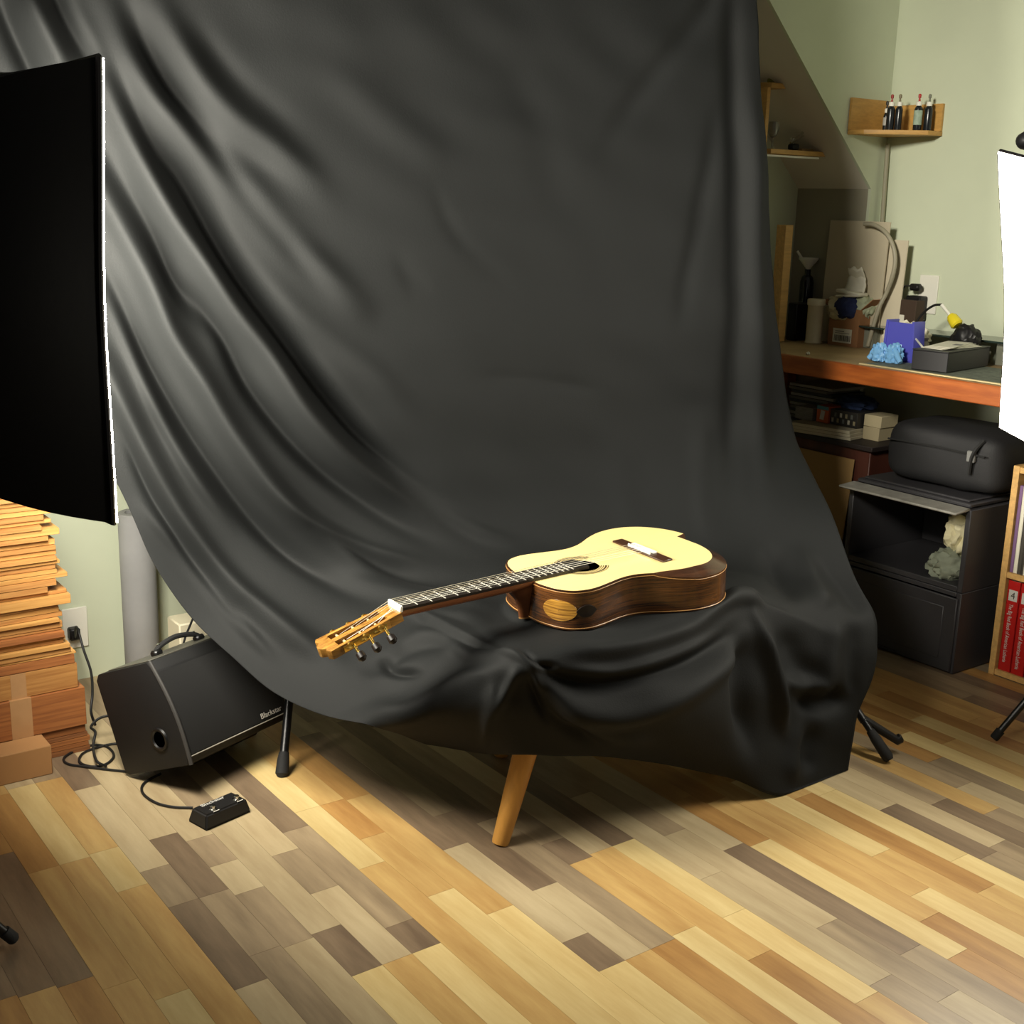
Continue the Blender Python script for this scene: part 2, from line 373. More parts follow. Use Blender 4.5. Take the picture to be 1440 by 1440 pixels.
# ------------------------------------------------------------------ guitar pose (used by the cloth too)
G_LOC = Vector((.4371, 2.9089, .5934)); G_ROT = (R(-.882), R(2.907), R(214.011))
from mathutils import Euler
G_M = Matrix.Translation(G_LOC) @ Euler(G_ROT, 'XYZ').to_matrix().to_4x4()
G_DEPTH = .092
G_BACKC = G_M @ Vector((.24, 0, -G_DEPTH)); G_N = (G_M.to_3x3() @ Vector((0, 0, 1))).normalized()

# ------------------------------------------------------------------ black cloth: control net (pixel, pixel, distance) turned into 3d
def YB(px): return 3.157/(1-.42*(px-720)/1700)          # the backdrop hangs askew: its left side is nearer
NET = [[(x, y, YB(x)) for x, y in row] for row in (
 [(-300,-250),(-80,-250),(120,-250),(320,-250),(500,-250),(690,-250),(850,-250),(960,-250),(1056,-250)],
 [(-220,0),(-10,0),(170,0),(340,0),(520,0),(700,0),(860,0),(975,0),(1064,0)],
 [(-80,290),(60,270),(200,255),(360,245),(530,240),(710,235),(870,232),(985,230),(1077,232)],
 [(60,520),(160,505),(275,490),(410,480),(560,470),(730,465),(880,460),(1000,460),(1094,470)],
 [(160,672),(228,650),(320,635),(440,620),(580,610),(740,605),(890,600),(1010,600),(1118,612)])]+[
 [(215,790,2.76),(280,775,2.82),(370,755,2.89),(475,735,2.97),(600,715,3.06),(750,705,3.16),(900,700,3.25),(1020,705,3.28),(1166,715,3.22)],
 [(268,868,2.74),(330,850,2.78),(415,830,2.84),(515,805,2.92),(620,785,3.00),(760,775,3.08),(905,775,3.14),(1032,790,3.12),(1200,806,3.06)],
 [(328,925,2.68),(400,905,2.71),(480,880,2.76),(560,850,2.81),(650,828,2.86),(770,815,2.90),(910,812,2.92),(1044,812,2.97),(1230,862,2.98)],
 [(386,974,2.62),(440,955,2.64),(510,930,2.66),(580,900,2.68),(665,875,2.68),(780,862,2.70),(920,852,2.72),(1050,838,2.86),(1232,905,2.95)],
 [(455,1006,2.57),(510,985,2.57),(575,962,2.56),(650,938,2.51),(735,922,2.43),(830,905,2.50),(950,882,2.62),(1068,858,2.83),(1228,950,2.93)],
 [(540,1024,2.50),(590,1012,2.47),(640,998,2.44),(690,984,2.42),(748,986,2.42),(850,992,2.46),(970,975,2.57),(1085,960,2.80),(1204,1012,2.91)],
 [(600,1048,2.64),(640,1055,2.60),(680,1059,2.54),(722,1061,2.46),(775,1062,2.47),(870,1066,2.56),(1020,1092,2.70),(1102,1119,2.765),(1193,1085,2.905)],
]
# fold lines: ([pixel polyline], height in m, half width in px); ridges positive, valleys negative
FOLDS = [
 ([(60,-60),(120,60),(200,231),(237,300),(281,362),(325,431),(375,494),(431,581),(500,650),(600,712),(700,765)], .030, 17),
 ([(30,60),(110,210),(200,375),(237,462),(281,531),(325,606),(375,675),(437,744),(520,800),(600,835)], .026, 16),
 ([(80,380),(140,500),(200,625),(260,735),(330,830),(420,900),(500,940)], .020, 15),
 ([(100,-90),(200,112),(262,181),(337,262),(406,344),(481,412),(540,452)], .024, 19),
 ([(190,-60),(262,81),(325,162),(400,219),(494,306)], .016, 18),
 ([(120,40),(200,181),(262,262),(325,375),(387,462),(462,562),(550,662),(650,738),(740,775)], -.030, 15),
 ([(150,-60),(210,70),(281,187),(362,294),(444,387),(512,444)], -.024, 15),
 ([(90,130),(200,300),(250,400),(312,475),(362,562),(450,662),(550,731),(640,775)], -.024, 12),
 ([(90,260),(170,430),(230,550),(300,660),(370,745),(450,805),(540,850)], -.022, 13),
 ([(20,-50),(60,40),(110,130)], .022, 14), ([(-20,-40),(30,70),(80,180)], -.022, 12), ([(60,-60),(95,30),(150,120)], -.02, 10),
 ([(150,60),(215,215),(262,300),(305,370),(350,430)], -.010, 7), ([(225,330),(262,410),(300,470),(345,530)], .012, 8),
 ([(120,330),(180,480),(228,590),(280,680),(340,760)], .014, 8), ([(160,560),(205,680),(262,770),(330,860)], -.014, 8),
 ([(330,640),(420,720),(520,775),(620,800)], .014, 9), ([(480,600),(560,672),(660,740),(740,770)], .014, 10), ([(560,850),(620,868),(700,872)], .010, 9),
 ([(330,330),(420,440),(520,520),(600,600)], .008, 16), ([(260,20),(340,120),(430,190)], -.008, 10), ([(420,60),(560,180),(640,240)], .005, 22), ([(700,60),(760,180),(790,330)], -.004, 26),
 ([(860,600),(880,700),(900,760)], .004, 20), ([(990,560),(985,680),(1000,780)], .006, 14),
 ([(1034,-60),(1031,40),(1036,250),(1037,406),(1030,600),(1026,770)], -.013, 13),
 ([(1058,60),(1062,250),(1064,450),(1068,620),(1085,740)], .012, 12),
 ([(1006,-30),(994,12),(906,125),(825,237)], -.010, 13),
 ([(1019,112),(981,325),(950,487)], -.008, 12),
 ([(548,360),(610,412)], -.005, 5), ([(600,250),(650,340),(740,420)], -.005, 6), ([(650,528),(760,536),(860,552)], -.005, 6), ([(560,380),(590,418)], -.004, 4),
 ([(180,690),(250,770),(330,870),(400,940)], .010, 9), ([(215,720),(290,820),(360,905)], -.008, 7),
 ([(440,745),(540,795),(640,812),(720,800)], -.016, 12), ([(430,800),(540,830),(650,850),(720,856)], .010, 12),
 # seat front: pinch at the corner and swags to the right
 ([(735,922),(690,905),(600,905),(540,935),(500,950)], -.010, 10), ([(735,926),(660,960),(580,1000),(500,1005)], .016, 14),
 ([(740,926),(780,955),(850,965),(950,940),(1010,905),(1060,862)], -.018, 11), ([(735,930),(800,990),(870,1003),(960,975),(1030,920),(1062,870)], .020, 14),
 ([(737,940),(790,1010),(850,1050)], -.014, 10), ([(735,935),(770,985),(820,1030)], .010, 8), ([(760,912),(850,915),(940,895),(1030,855)], .012, 10),
 ([(700,945),(690,1000),(680,1055)], .008, 9),
 ([(690,912),(735,925),(775,945)], .012, 6), ([(728,912),(755,932),(790,940)], -.014, 5), ([(735,932),(716,965),(690,1015)], .009, 6), ([(741,938),(752,978),(772,1020)], -.010, 5),
 ([(960,885),(1030,842),(1078,846)], .018, 9), ([(1052,836),(1066,885),(1087,960),(1108,1050)], .012, 5), ([(538,920),(552,944),(600,948)], -.012, 7),
 ([(560,905),(600,895),(640,905),(665,935)], .010, 10), ([(790,940),(870,945),(960,918),(1030,880)], .010, 7), ([(770,985),(850,1030),(930,1040)], .010, 10),
 # right-hand drape
 ([(1066,862),(1080,920),(1092,980),(1106,1050)], .016, 8), ([(1045,880),(1045,960),(1060,1080)], -.026, 14), ([(1100,880),(1120,930),(1160,960)], -.012, 18),
 ([(1180,862),(1172,900),(1160,960),(1150,1000)], .014, 11), ([(1203,870),(1200,930),(1198,1000)], -.014, 7), ([(1110,985),(1160,988),(1200,975)], -.022, 14), ([(1090,955),(1130,966),(1160,955)], .014, 9),
 ([(1120,760),(1150,830),(1172,852)], .014, 12), ([(1075,760),(1095,810),(1130,845)], -.014, 12), ([(1150,780),(1190,830),(1215,870)], -.010, 10),
 ([(1140,1090),(1135,1060),(1150,1010)], -.014, 12), ([(1108,1105),(1120,1060),(1125,1010)], .010, 12),
]
def smooth_net(net, nv, nu):
    A = np.array([[list(aty(*p)) for p in row] for row in net])
    def interp(arr, n):                                   # catmull-rom along axis 0
        k = arr.shape[0]; ext = np.concatenate([[2*arr[0]-arr[1]], arr, [2*arr[-1]-arr[-2]]]); out = []
        for t in np.linspace(0, k-1, n):
            i = min(int(t), k-2); f_ = t-i; a, b, c, d = ext[i], ext[i+1], ext[i+2], ext[i+3]
            out.append(.5*(2*b+(c-a)*f_+(2*a-5*b+4*c-d)*f_**2+(3*b-a-3*c+d)*f_**3))
        return np.array(out)
    B = interp(A, nv); return interp(B.transpose(1, 0, 2), nu).transpose(1, 0, 2)
NV, NU = 330, 300
S = smooth_net(NET, NV, NU)
crt, cup, cfw = (np.array(list(x)) for x in (rt, up, fw))
d_ = S-np.array([0, 0, H]); PXX = 720+FPX*(d_@crt)/(d_@cfw); PXY = 720-FPX*(d_@cup)/(d_@cfw)
du = np.gradient(S, axis=1); dv = np.gradient(S, axis=0); Nn = np.cross(du, dv); Nn /= np.linalg.norm(Nn, axis=2, keepdims=True)+1e-9
flip = np.sign(-(Nn*d_).sum(2, keepdims=True)); Nn *= np.where(flip == 0, 1, flip)
disp = np.zeros((NV, NU))
for fi, (poly, amp, wd) in enumerate(FOLDS):
    amp *= 2.3 if fi < 12 else 1.6
    pl = np.array([(p.x, p.y) for p in crom([(x, y, 0) for x, y in poly], 6)]); best = np.full((NV, NU), 1e9); frac = np.zeros((NV, NU)); n_ = len(pl)-1
    for i in range(n_):
        a, b = pl[i], pl[i+1]; ab = b-a; L2 = (ab**2).sum()
        t = np.clip(((PXX-a[0])*ab[0]+(PXY-a[1])*ab[1])/L2, 0, 1)
        dd = np.hypot(PXX-a[0]-t*ab[0], PXY-a[1]-t*ab[1]); mk = dd < best; best[mk] = dd[mk]; frac[mk] = ((i+t)/n_)[mk]
    tap = np.clip(np.minimum(frac, 1-frac)/.30, 0, 1); tap = tap*tap*(3-2*tap)
    disp += amp*tap*np.exp(-(best/wd)**2)
S2 = S+Nn*disp[:, :, None]
rng = np.random.default_rng(2)
# soft, low wrinkles everywhere
for i in range(26):
    th = rng.uniform(-.3, 1.3); kx, ky = math.cos(th), math.sin(th); fr = rng.uniform(.012, .05); ph = rng.uniform(0, 6.28)
    S2 += Nn*((.0009*.03/fr)*np.sin((PXX*ky-PXY*kx)*fr*2+ph+.8*np.sin(PXX*.011+ph))*(.5+.5*np.sin(PXX*.007+PXY*.009+ph*2)))[:, :, None]
Ui, Vi = np.array(list(U)), np.array(list(V))
uu = S2@Ui; vv = S2@Vi
inseat = (uu > 1.455) & (uu < 2.145) & (vv > 1.935) & (vv < 2.465) & (S2[:, :, 2] > .39)
S2[:, :, 2] = np.where(inseat, np.maximum(S2[:, :, 2], .452), S2[:, :, 2])
Gi = np.array(G_M.inverted()); loc = S2@Gi[:3, :3].T+Gi[:3, 3]
lx, ly = loc[:, :, 0], loc[:, :, 1]
hw = np.interp(lx, [-.03, -.018, 0, .05, .115, .2, .28, .36, .42, .47, .49, .5], [0, .06, .12, .17, .19, .165, .13, .14, .145, .11, .05, 0])
under = (np.abs(ly) < hw+.004) & (lx > -.025) & (lx < .495)
zb = G_BACKC.z-((S2[:, :, 0]-G_BACKC.x)*G_N.x+(S2[:, :, 1]-G_BACKC.y)*G_N.y)/G_N.z
far = np.abs(S2[:, :, 2]-zb) < .12
S2[:, :, 2] = np.where(under & far, zb-.004, S2[:, :, 2])
near = (np.abs(ly) < hw+.03) & (lx > -.05) & (lx < .52) & far & ~under
S2[:, :, 2] = np.where(near, np.minimum(S2[:, :, 2], zb+.004), S2[:, :, 2])
keep = S2.copy()
for it in range(6):                                       # relax what the clamping left sharp
    q = S2.copy(); q[1:-1, 1:-1] = .5*S2[1:-1, 1:-1]+.125*(S2[2:, 1:-1]+S2[:-2, 1:-1]+S2[1:-1, 2:]+S2[1:-1, :-2]); S2 = q
S2[:, :, 2] = np.where(under & far, np.minimum(S2[:, :, 2], zb-.003), S2[:, :, 2])
S2[:, :, 2] = np.maximum(S2[:, :, 2], .002)
mb = M().grid([[tuple(p) for p in row] for row in S2])
m_cloth = mat('black_cotton_cloth', (13, 15, 15), .76, spec=.26, bump=.12, bump_scale=260, noise_amt=.05, noise_scale=4)
m_cloth.node_tree.nodes['Principled BSDF'].inputs['Sheen Weight'].default_value = .0
nt = m_cloth.node_tree; bp0 = [n for n in nt.nodes if n.type == 'BUMP'][0]
mp0 = [n for n in nt.nodes if n.type == 'MAPPING'][0]
wn = nt.nodes.new('ShaderNodeTexNoise'); wn.noise_type = 'RIDGED_MULTIFRACTAL'; wn.inputs['Scale'].default_value = 3.4; wn.inputs['Detail'].default_value = 3.5; wn.inputs['Distortion'].default_value = .6
bp1 = nt.nodes.new('ShaderNodeBump'); bp1.inputs['Strength'].default_value = .30; bp1.inputs['Distance'].default_value = .010
nt.links.new(mp0.outputs[0], wn.inputs['Vector']); nt.links.new(wn.outputs['Fac'], bp1.inputs['Height']); nt.links.new(bp1.outputs[0], bp0.inputs['Normal'])
cl = obj('backdrop_cloth', mb, m_cloth, ang=180)
sm = cl.modifiers.new('thickness', 'SOLIDIFY'); sm.thickness = .0012; sm.offset = -1
tag(cl, 'large black cloth backdrop hanging in folds and draped over the ottoman', 'cloth')

# ------------------------------------------------------------------ guitar
m_spruce = mat('spruce_soundboard', (238, 216, 148), .32, noise_amt=.035, noise_scale=5, stretch=(1, 40, 1), coat=.3)
m_rose = mat('rosewood_streaked', (98, 60, 28), .24, noise_amt=.3, noise_scale=7, stretch=(1.2, 1.2, 30), rgb2=(30, 17, 10), coat=.7, detail=6)
m_arm = mat('dark_rosewood_armrest', (70, 42, 24), .22, noise_amt=.3, noise_scale=6, stretch=(2, 14, 14), rgb2=(40, 22, 12), coat=.5)
m_ebony = mat('ebony', (24, 18, 15), .35)
m_neck = mat('cedar_neck', (120, 72, 40), .35, noise_amt=.15, noise_scale=6, stretch=(1, 10, 10), coat=.3)
m_headf = mat('golden_headplate', (172, 126, 56), .25, noise_amt=.25, noise_scale=6, stretch=(1, 16, 16), rgb2=(104, 68, 28), coat=.5)
m_bone = mat('white_bone', (240, 238, 226), .35)
m_string = mat('pale_string', (225, 222, 208), .3, spec=.6)
m_edge = mat('pale_maple_binding', (176, 130, 76), .35)
m_port = mat('golden_port_wood', (178, 132, 54), .25, noise_amt=.3, noise_scale=6, stretch=(1.5, 1.5, 40), rgb2=(92, 58, 22), coat=.4)
m_fret = mat('fret_wire', (206, 202, 188), .35, .5)
m_nylon = mat('clear_nylon_string', (176, 168, 146), .3)
gt = thing('classical_guitar', 'classical guitar with pale soundboard lying on the black cloth', 'guitar', G_LOC, G_ROT)
half = [(-.020, 0), (-.018, .05), (-.003, .105), (.028, .150), (.07, .177), (.115, .1845), (.16, .177), (.2, .159), (.24, .135), (.275, .122), (.31, .121), (.35, .130), (.39, .139), (.42, .1395), (.45, .128), (.472, .10), (.484, .06), (.487, .03), (.487, 0)]
hp = crom([(x, y, 0) for x, y in half], 8)
OUT = [(p.x, p.y) for p in hp]+[(p.x, -p.y) for p in hp[-2:0:-1]]      # near side first (y+), then the far side
NO = len(OUT)
def onorm(i):
    a, b = Vector(OUT[i-1]), Vector(OUT[(i+1) % NO]); t = (b-a).normalized(); n = Vector((-t.y, t.x))   # candidates
    c = Vector(OUT[i])-Vector((.22, 0)); return n if n.dot(c) > 0 else -n
NRM = [onorm(i) for i in range(NO)]
def bev(i):
    """armrest bevel on the near lower bout, 0..1"""
    x, y = OUT[i]
    if y < -.045 or (y >= 0 and x > .232): return 0
    if y < 0: return 1.0 if x < .1 else 0
    return min(1, max(0, (.232-x)/.10))**.6 if x > .132 else 1.0
BV = [bev(i) for i in range(NO)]
# sit the bevel also a little around the tail
inner = [Vector((OUT[i][0], OUT[i][1], 0))-Vector((NRM[i].x, NRM[i].y, 0))*(.0035+.030*BV[i]) for i in range(NO)]
outer = [Vector((OUT[i][0], OUT[i][1], -.016*BV[i])) for i in range(NO)]
HOLE = (.335, .043)
# soundboard with a real round hole: bridge the outline to the hole ring
bm = bmesh.new(); vo = [bm.verts.new((p.x, p.y, .0012)) for p in inner]; NH = 48
vh = [bm.verts.new((HOLE[0]+HOLE[1]*math.cos(2*math.pi*j/NH), HOLE[1]*math.sin(2*math.pi*j/NH), .0012)) for j in range(NH)]
eds = [bm.edges.new((vo[i], vo[(i+1) % NO])) for i in range(NO)]+[bm.edges.new((vh[j], vh[(j+1) % NH])) for j in range(NH)]
bmesh.ops.triangle_fill(bm, use_beauty=True, edges=eds)
ex = bmesh.ops.extrude_face_region(bm, geom=list(bm.faces)); 
for v in [g for g in ex['geom'] if isinstance(g, bmesh.types.BMVert)]: v.co.z -= .003
obj('soundboard', M().bm(bm), m_spruce, gt)['label'] = 'pale spruce soundboard'
N2 = list(range(NO))+[0]
obj('top_binding', M().grid([[outer[i] for i in N2], [outer[i]+Vector((0, 0, .0006)) for i in N2], [inner[i]+Vector((0, 0, .0008)) for i in N2], [inner[i]-Vector((0, 0, .002)) for i in N2]]), m_arm, gt)['label'] = 'dark rosewood edge with bevelled armrest'
def dep(x): return G_DEPTH-.006*max(0, (x-.3)/.2)
rows = []
for k in range(6):
    q = k/5; rows.append([Vector((OUT[i][0], OUT[i][1], outer[i].z*(1-q)-dep(OUT[i][0])*q)) for i in N2])
obj('sides', M().grid(rows), m_rose, gt)
obj('back', M().prism([(x, y) for x, y in OUT], -.004, 0, fn=lambda c: (c.x, c.y, c.z-dep(c.x)+.002)), m_rose, gt)
obj('edge_line', M().tube([Vector((OUT[i][0], OUT[i][1], -dep(OUT[i][0])+.002))+Vector((NRM[i].x, NRM[i].y, 0))*.0002 for i in N2], .0011, 6), m_edge, gt)
obj('edge_line', M().tube([outer[i]+Vector((0, 0, -.004))+Vector((NRM[i].x, NRM[i].y, 0))*.0002 for i in N2], .0008, 6), m_edge, gt)
obj('hole_shade_disc', M().lathe([(.05, 0), (.05, .001)], (HOLE[0], 0, -.07), 24), m_ebony, gt)  # added dark disc, its colour stands in for the shade inside the body
# rosette: three dark rings around the hole
for r_, w_ in ((.0625, .0016), (.0570, .0040), (.0512, .0016), (.0462, .0018)):
    a0 = .62
    ring = [[Vector((HOLE[0]+rr*math.cos(t), rr*math.sin(t), .0016)) for t in [math.pi-a0-(2*math.pi-2*a0)*j/50 for j in range(51)]] for rr in (r_-w_/2, r_+w_/2)]
    obj('rosette', M().grid(ring), mat('rosette_dark', (58, 40, 22), .4), gt)
# sound port on the near upper bout: patches following the side
arc = [0]; near_pts = hp
for i in range(1, len(hp)): arc.append(arc[-1]+(hp[i]-hp[i-1]).length)
def side_at(s):
    i = max(1, min(len(arc)-1, next((j for j, a in enumerate(arc) if a >= s), len(arc)-1))); t = (s-arc[i-1])/(arc[i]-arc[i-1])
    p = hp[i-1].lerp(hp[i], t); tg = (hp[i]-hp[i-1]).normalized(); n = Vector((-tg.y, tg.x, 0)); n = n if n.y > 0 or n.x > 0 and p.x > .45 else -n
    if n.dot(p-Vector((.25, 0, 0))) < 0: n = -n
    return p, n
def s_of_x(x):   # arc position on the near upper bout, by x
    return min(((abs(hp[j].x-x), arc[j]) for j in range(len(hp)) if hp[j].x > .3))[1]
def port_patch(name, mt, s0, z0, a, b, lift, shape):
    rings = []
    for rr in (1.0, .97, .5, .02):
        row = []
        for j in range(33):
            t = 2*math.pi*j/32; ds, dz_ = shape(t); p, n = side_at(s0+a*rr*ds)
            row.append(p+Vector((0, 0, z0+b*rr*dz_))+n*(lift if rr < 1 else .0002))
        rings.append(row)
    return obj(name, M().grid(rings), mt, gt)
s_port = s_of_x(.44)+.045
port_patch('sound_port_cover', m_port, s_port, -.046, .042, .024, .0022, lambda t: (math.cos(t), math.sin(t)))['label'] = 'golden oval sound port cover'
port_patch('port_slider', m_ebony, s_port-.062, -.046, .024, .014, .004, lambda t: (math.cos(t), math.sin(t)*abs(math.sin(t))**.6))
# bridge
bx = .157
br = obj('bridge', M().box((bx, 0, .0035), (.030, .186, .005), .0012), m_ebony if False else mat('rosewood_bridge', (62, 38, 24), .35), gt)
obj('tie_block', M().box((bx-.006, 0, .0075), (.012, .082, .005), .001), m_bone, br)
obj('saddle', M().box((bx+.008, 0, .0085), (.0035, .082, .007), .001), m_bone, br)
# neck, heel, fingerboard
nk = []
for x, wd, th in ((.484, .060, .026), (.50, .0595, .024), (.60, .058, .0225), (.70, .0555, .0215), (.78, .0535, .021), (.812, .052, .022)):
    nk.append([Vector((x, wd/2*math.cos(t), .003-th*math.sin(t)**.8)) for t in [math.pi*j/14 for j in range(15)]])
mbk = M().grid(nk); mbk.f.append(list(range(15))); mbk.f.append([75+j for j in range(15)])
obj('neck', mbk, m_neck, gt)
hl = []
for z_, xl, wd in ((.0, .56, .056), (-.02, .535, .05), (-.045, .515, .036), (-.07, .507, .026), (-.087, .505, .022)):
    hl.append([Vector((.484+(xl-.484)*math.sin(t), wd/2*math.cos(t), z_)) for t in [math.pi*j/12 for j in range(13)]])
mbh = M().grid(hl); mbh.f.append([52+j for j in range(13)]); obj('heel', mbh, m_neck, gt)
obj('heel_cap', M().prism([(p.x, p.y) for p in hl[-1]], -.090, -.0872), m_edge, gt)
def fbw(x): return .062-(x-.335)*(.010/.475)
fb = obj('fingerboard', M().prism([(.335, fbw(.335)/2), (.335, -fbw(.335)/2), (.81, -.026), (.81, .026)], .002, .0085), m_ebony, gt)
for i in range(1, 20):
    x = .81-.65*(1-2**(-i/12.0))
    if x < .342: continue
    obj('fret', M().tube([(x, -fbw(x)/2+.001, .0088), (x, fbw(x)/2-.001, .0088)], .0010, 6), m_fret, fb)
obj('nut', M().box((.813, 0, .007), (.007, .054, .014), .0015), m_bone, gt)
# headstock: slotted, tipped back
HA = R(15)
def hd(c): return (.815+(c.x)*math.cos(HA)+c.z*math.sin(HA), c.y, .002-(c.x)*math.sin(HA)+c.z*math.cos(HA))
def ptr(poly, z0=-.020, z1=0): return M().prism(poly, z0, z1, fn=hd, bev=.0008)
HLn = .178; hw0, hw1 = .030, .0375
def ew(x): return hw0+(hw1-hw0)*x/HLn
hs = M()
for poly in ([(0, -ew(0)), (.030, -ew(.03)), (.030, ew(.03)), (0, ew(0))],
             [(.030, -.0075), (.148, -.0075), (.148, .0075), (.030, .0075)],
             [(.030, ew(.03)-.009), (.030, ew(.03)), (.148, ew(.148)), (.148, ew(.148)-.009)],
             [(.030, -ew(.03)), (.030, -ew(.03)+.009), (.148, -ew(.148)+.009), (.148, -ew(.148))],
             [(.148, -ew(.148)), (.148, ew(.148)), (.170, ew(.170)), (HLn-.002, .026), (HLn-.006, .018), (HLn+.004, .008), (HLn+.006, 0), (HLn+.004, -.008), (HLn-.006, -.018), (HLn-.002, -.026), (.170, -ew(.170))]):
    p_ = ptr(poly); hs.add(p_.v, p_.f)
hst = obj('headstock', hs, m_headf, gt)
obj('headstock_back', ptr([(0, -ew(0)+.002), (0, ew(0)-.002), (.165, ew(.165)-.002), (.165, -ew(.165)+.002)], -.0215, -.0195), m_neck, hst)
for sy in (1, -1):
    tm = obj('tuning_machine', M().prism([(.040, sy*(ew(.04)+.0002)), (.144, sy*(ew(.144)+.0002)), (.144, sy*(ew(.144)+.0024)), (.040, sy*(ew(.04)+.0024))], -.017, -.004, fn=hd, bev=.0006), m_gold, gt)
    for x in (.055, .092, .129):
        y = sy*ew(x); w3 = lambda a, b, c: Vector(hd(Vector((a, b, c))))
        obj('gear', M().tube([w3(x, y+sy*.002, -.006), w3(x, y+sy*.007, -.006)], .0068, 12), m_gold, tm)
        obj('shaft', M().tube([w3(x-.006, y+sy*.004, -.010), w3(x-.006, y+sy*.010, -.013), w3(x-.006, y+sy*.024, -.024)], [.0045, .0030, .0032], 10), m_gold, tm)
        obj('button', M().tube([w3(x-.006, y+sy*.020, -.021), w3(x-.006, y+sy*.022, -.0225), w3(x-.006, y+sy*.032, -.030), w3(x-.006, y+sy*.036, -.033)], [.005, .0085, .0095, .005], 12), m_ebony, tm)
        obj('roller', M().tube([w3(x, sy*.007, -.008), w3(x, sy*(ew(x)-.008), -.008)], .0030, 10), mat('aged_roller', (170, 150, 110), .5), tm)
for i in range(6):
    q = (i-2.5)/2.5; ys, yn = q*.0295, q*.0215; sy = 1 if q > 0 else -1
    x_ = {0: .129, 1: .092, 2: .055, 3: .055, 4: .092, 5: .129}[i]
    end = Vector(hd(Vector((x_-.004, sy*.016, -.004))))
    obj('string', M().tube([(bx-.006, ys, .0095), (bx+.008, ys, .0125), (.8125, yn, .0142), end], .0006, 5), m_string if i > 2 else m_nylon, gt)

# ------------------------------------------------------------------ amplifier, its stand, pedal, cables
AAZ, ATH, AD, AH, AW, AT = .5684, .384, .2414, .2545, .335, .2084
Wd = Vector((math.sin(AAZ), math.cos(AAZ), 0)); Fh = Vector((math.cos(AAZ), -math.sin(AAZ), 0))
Dd = Fh*math.cos(ATH)+Vector((0, 0, math.sin(ATH))); Ud = -Fh*math.sin(ATH)+Vector((0, 0, math.cos(ATH)))
am = thing('guitar_amplifier', 'black guitar amplifier tilted back beside the stacked wood', 'amplifier')
mm = Matrix((Dd, Wd, Ud)).transposed().to_4x4(); mm.translation = (-.9172, 2.7681, .004); am.matrix_world = mm
# profile in (depth, up); the front bows forward
def frontd(h): q = h/AH; return AD*(1-q)+AT*q+.016*math.sin(math.pi*q)
prof = [(0, .012), (.012, 0)]+[(frontd(0)-.008, 0)]+[(frontd(h), h) for h in [AH*k/10 for k in range(1, 10)]]+[(AT-.006, AH), (.014, AH), (0, AH-.014)]
def sidef(c): return (c.x, c.z, c.y)
obj('cabinet', M().prism(prof, .0, AW, fn=sidef, bev=.003), m_tolex, am)
rows = []
for k in range(13):
    h = .022+(AH-.052)*k/12; rows.append([Vector((frontd(h)+.0012+.004*math.sin(math.pi*j/16)**.5*math.sin(math.pi*k/12)**.5, .012+(AW-.024)*j/16, h)) for j in range(17)])
obj('grille', M().grid(rows), m_grille, am)
obj('corner_trim', M().tube([(frontd(h)+.0005, .004, h) for h in [AH*k/14 for k in range(0, 15)]], .005, 8), mat('dark_grey_trim', (58, 56, 54), .5), am)
obj('grille_trim', M().tube([(frontd(.018)+.002, .01, .018), (frontd(.018)+.002, AW-.01, .018)], .0014, 6), mat('silver_trim', (150, 146, 136), .4), am)
obj('top_panel', M().box((AT/2+.01, AW/2, AH+.0012), (AT-.05, AW-.03, .003), .001), mat('grey_control_panel', (70, 68, 60), .4), am)
lg_h = AH*.13
p0 = Vector((frontd(.034)+.0035, AW-.095, .034)); text('logo', 'Blackstar', .019, m_print, am, p0, (0, 1, 0), (frontd(.05)-frontd(.034), 0, .016), xscale=1.05)
# side port, facing the room: ring and flat black disc, coloured as the shade in the hole
pc = Vector((.165, 0, .072))
prt = obj('port_ring', M().lathe([(.019, .001), (.022, .0045), (.027, .0045), (.029, 0), (.019, -.001)], pc, 24, Matrix.Rotation(R(90), 3, 'X')), m_blacksatin, am)
obj('port_shade_disc', M().lathe([(.0195, .0), (.0195, .0012)], pc, 24, Matrix.Rotation(R(90), 3, 'X')), mat('deep_black', (0, 0, 0), .9, spec=0), prt)
hy = [(.075, .10, AH+.004), (.075, .10, AH+.012), (.075, .112, AH+.020), (.075, .14, AH+.027), (.075, .168, AH+.030), (.075, .195, AH+.027), (.075, .224, AH+.020), (.075, .236, AH+.012), (.075, .236, AH+.004)]
hn = obj('handle', M().tube([Vector(p)+Vector((.045, 0, 0)) for p in crom(hy, 4)], .0065, 8), m_rubber, am)
for y in (.10, .236): obj('handle_cap', M().box((.12, y, AH+.008), (.024, .026, .016), .005), m_chrome if False else m_blacksatin, hn); 
for y in (.112, .224): obj('handle_stud', M().lathe([(.005, 0), (.005, .003), (.002, .005)], (.12, y, AH+.0235), 10), m_chrome, hn)
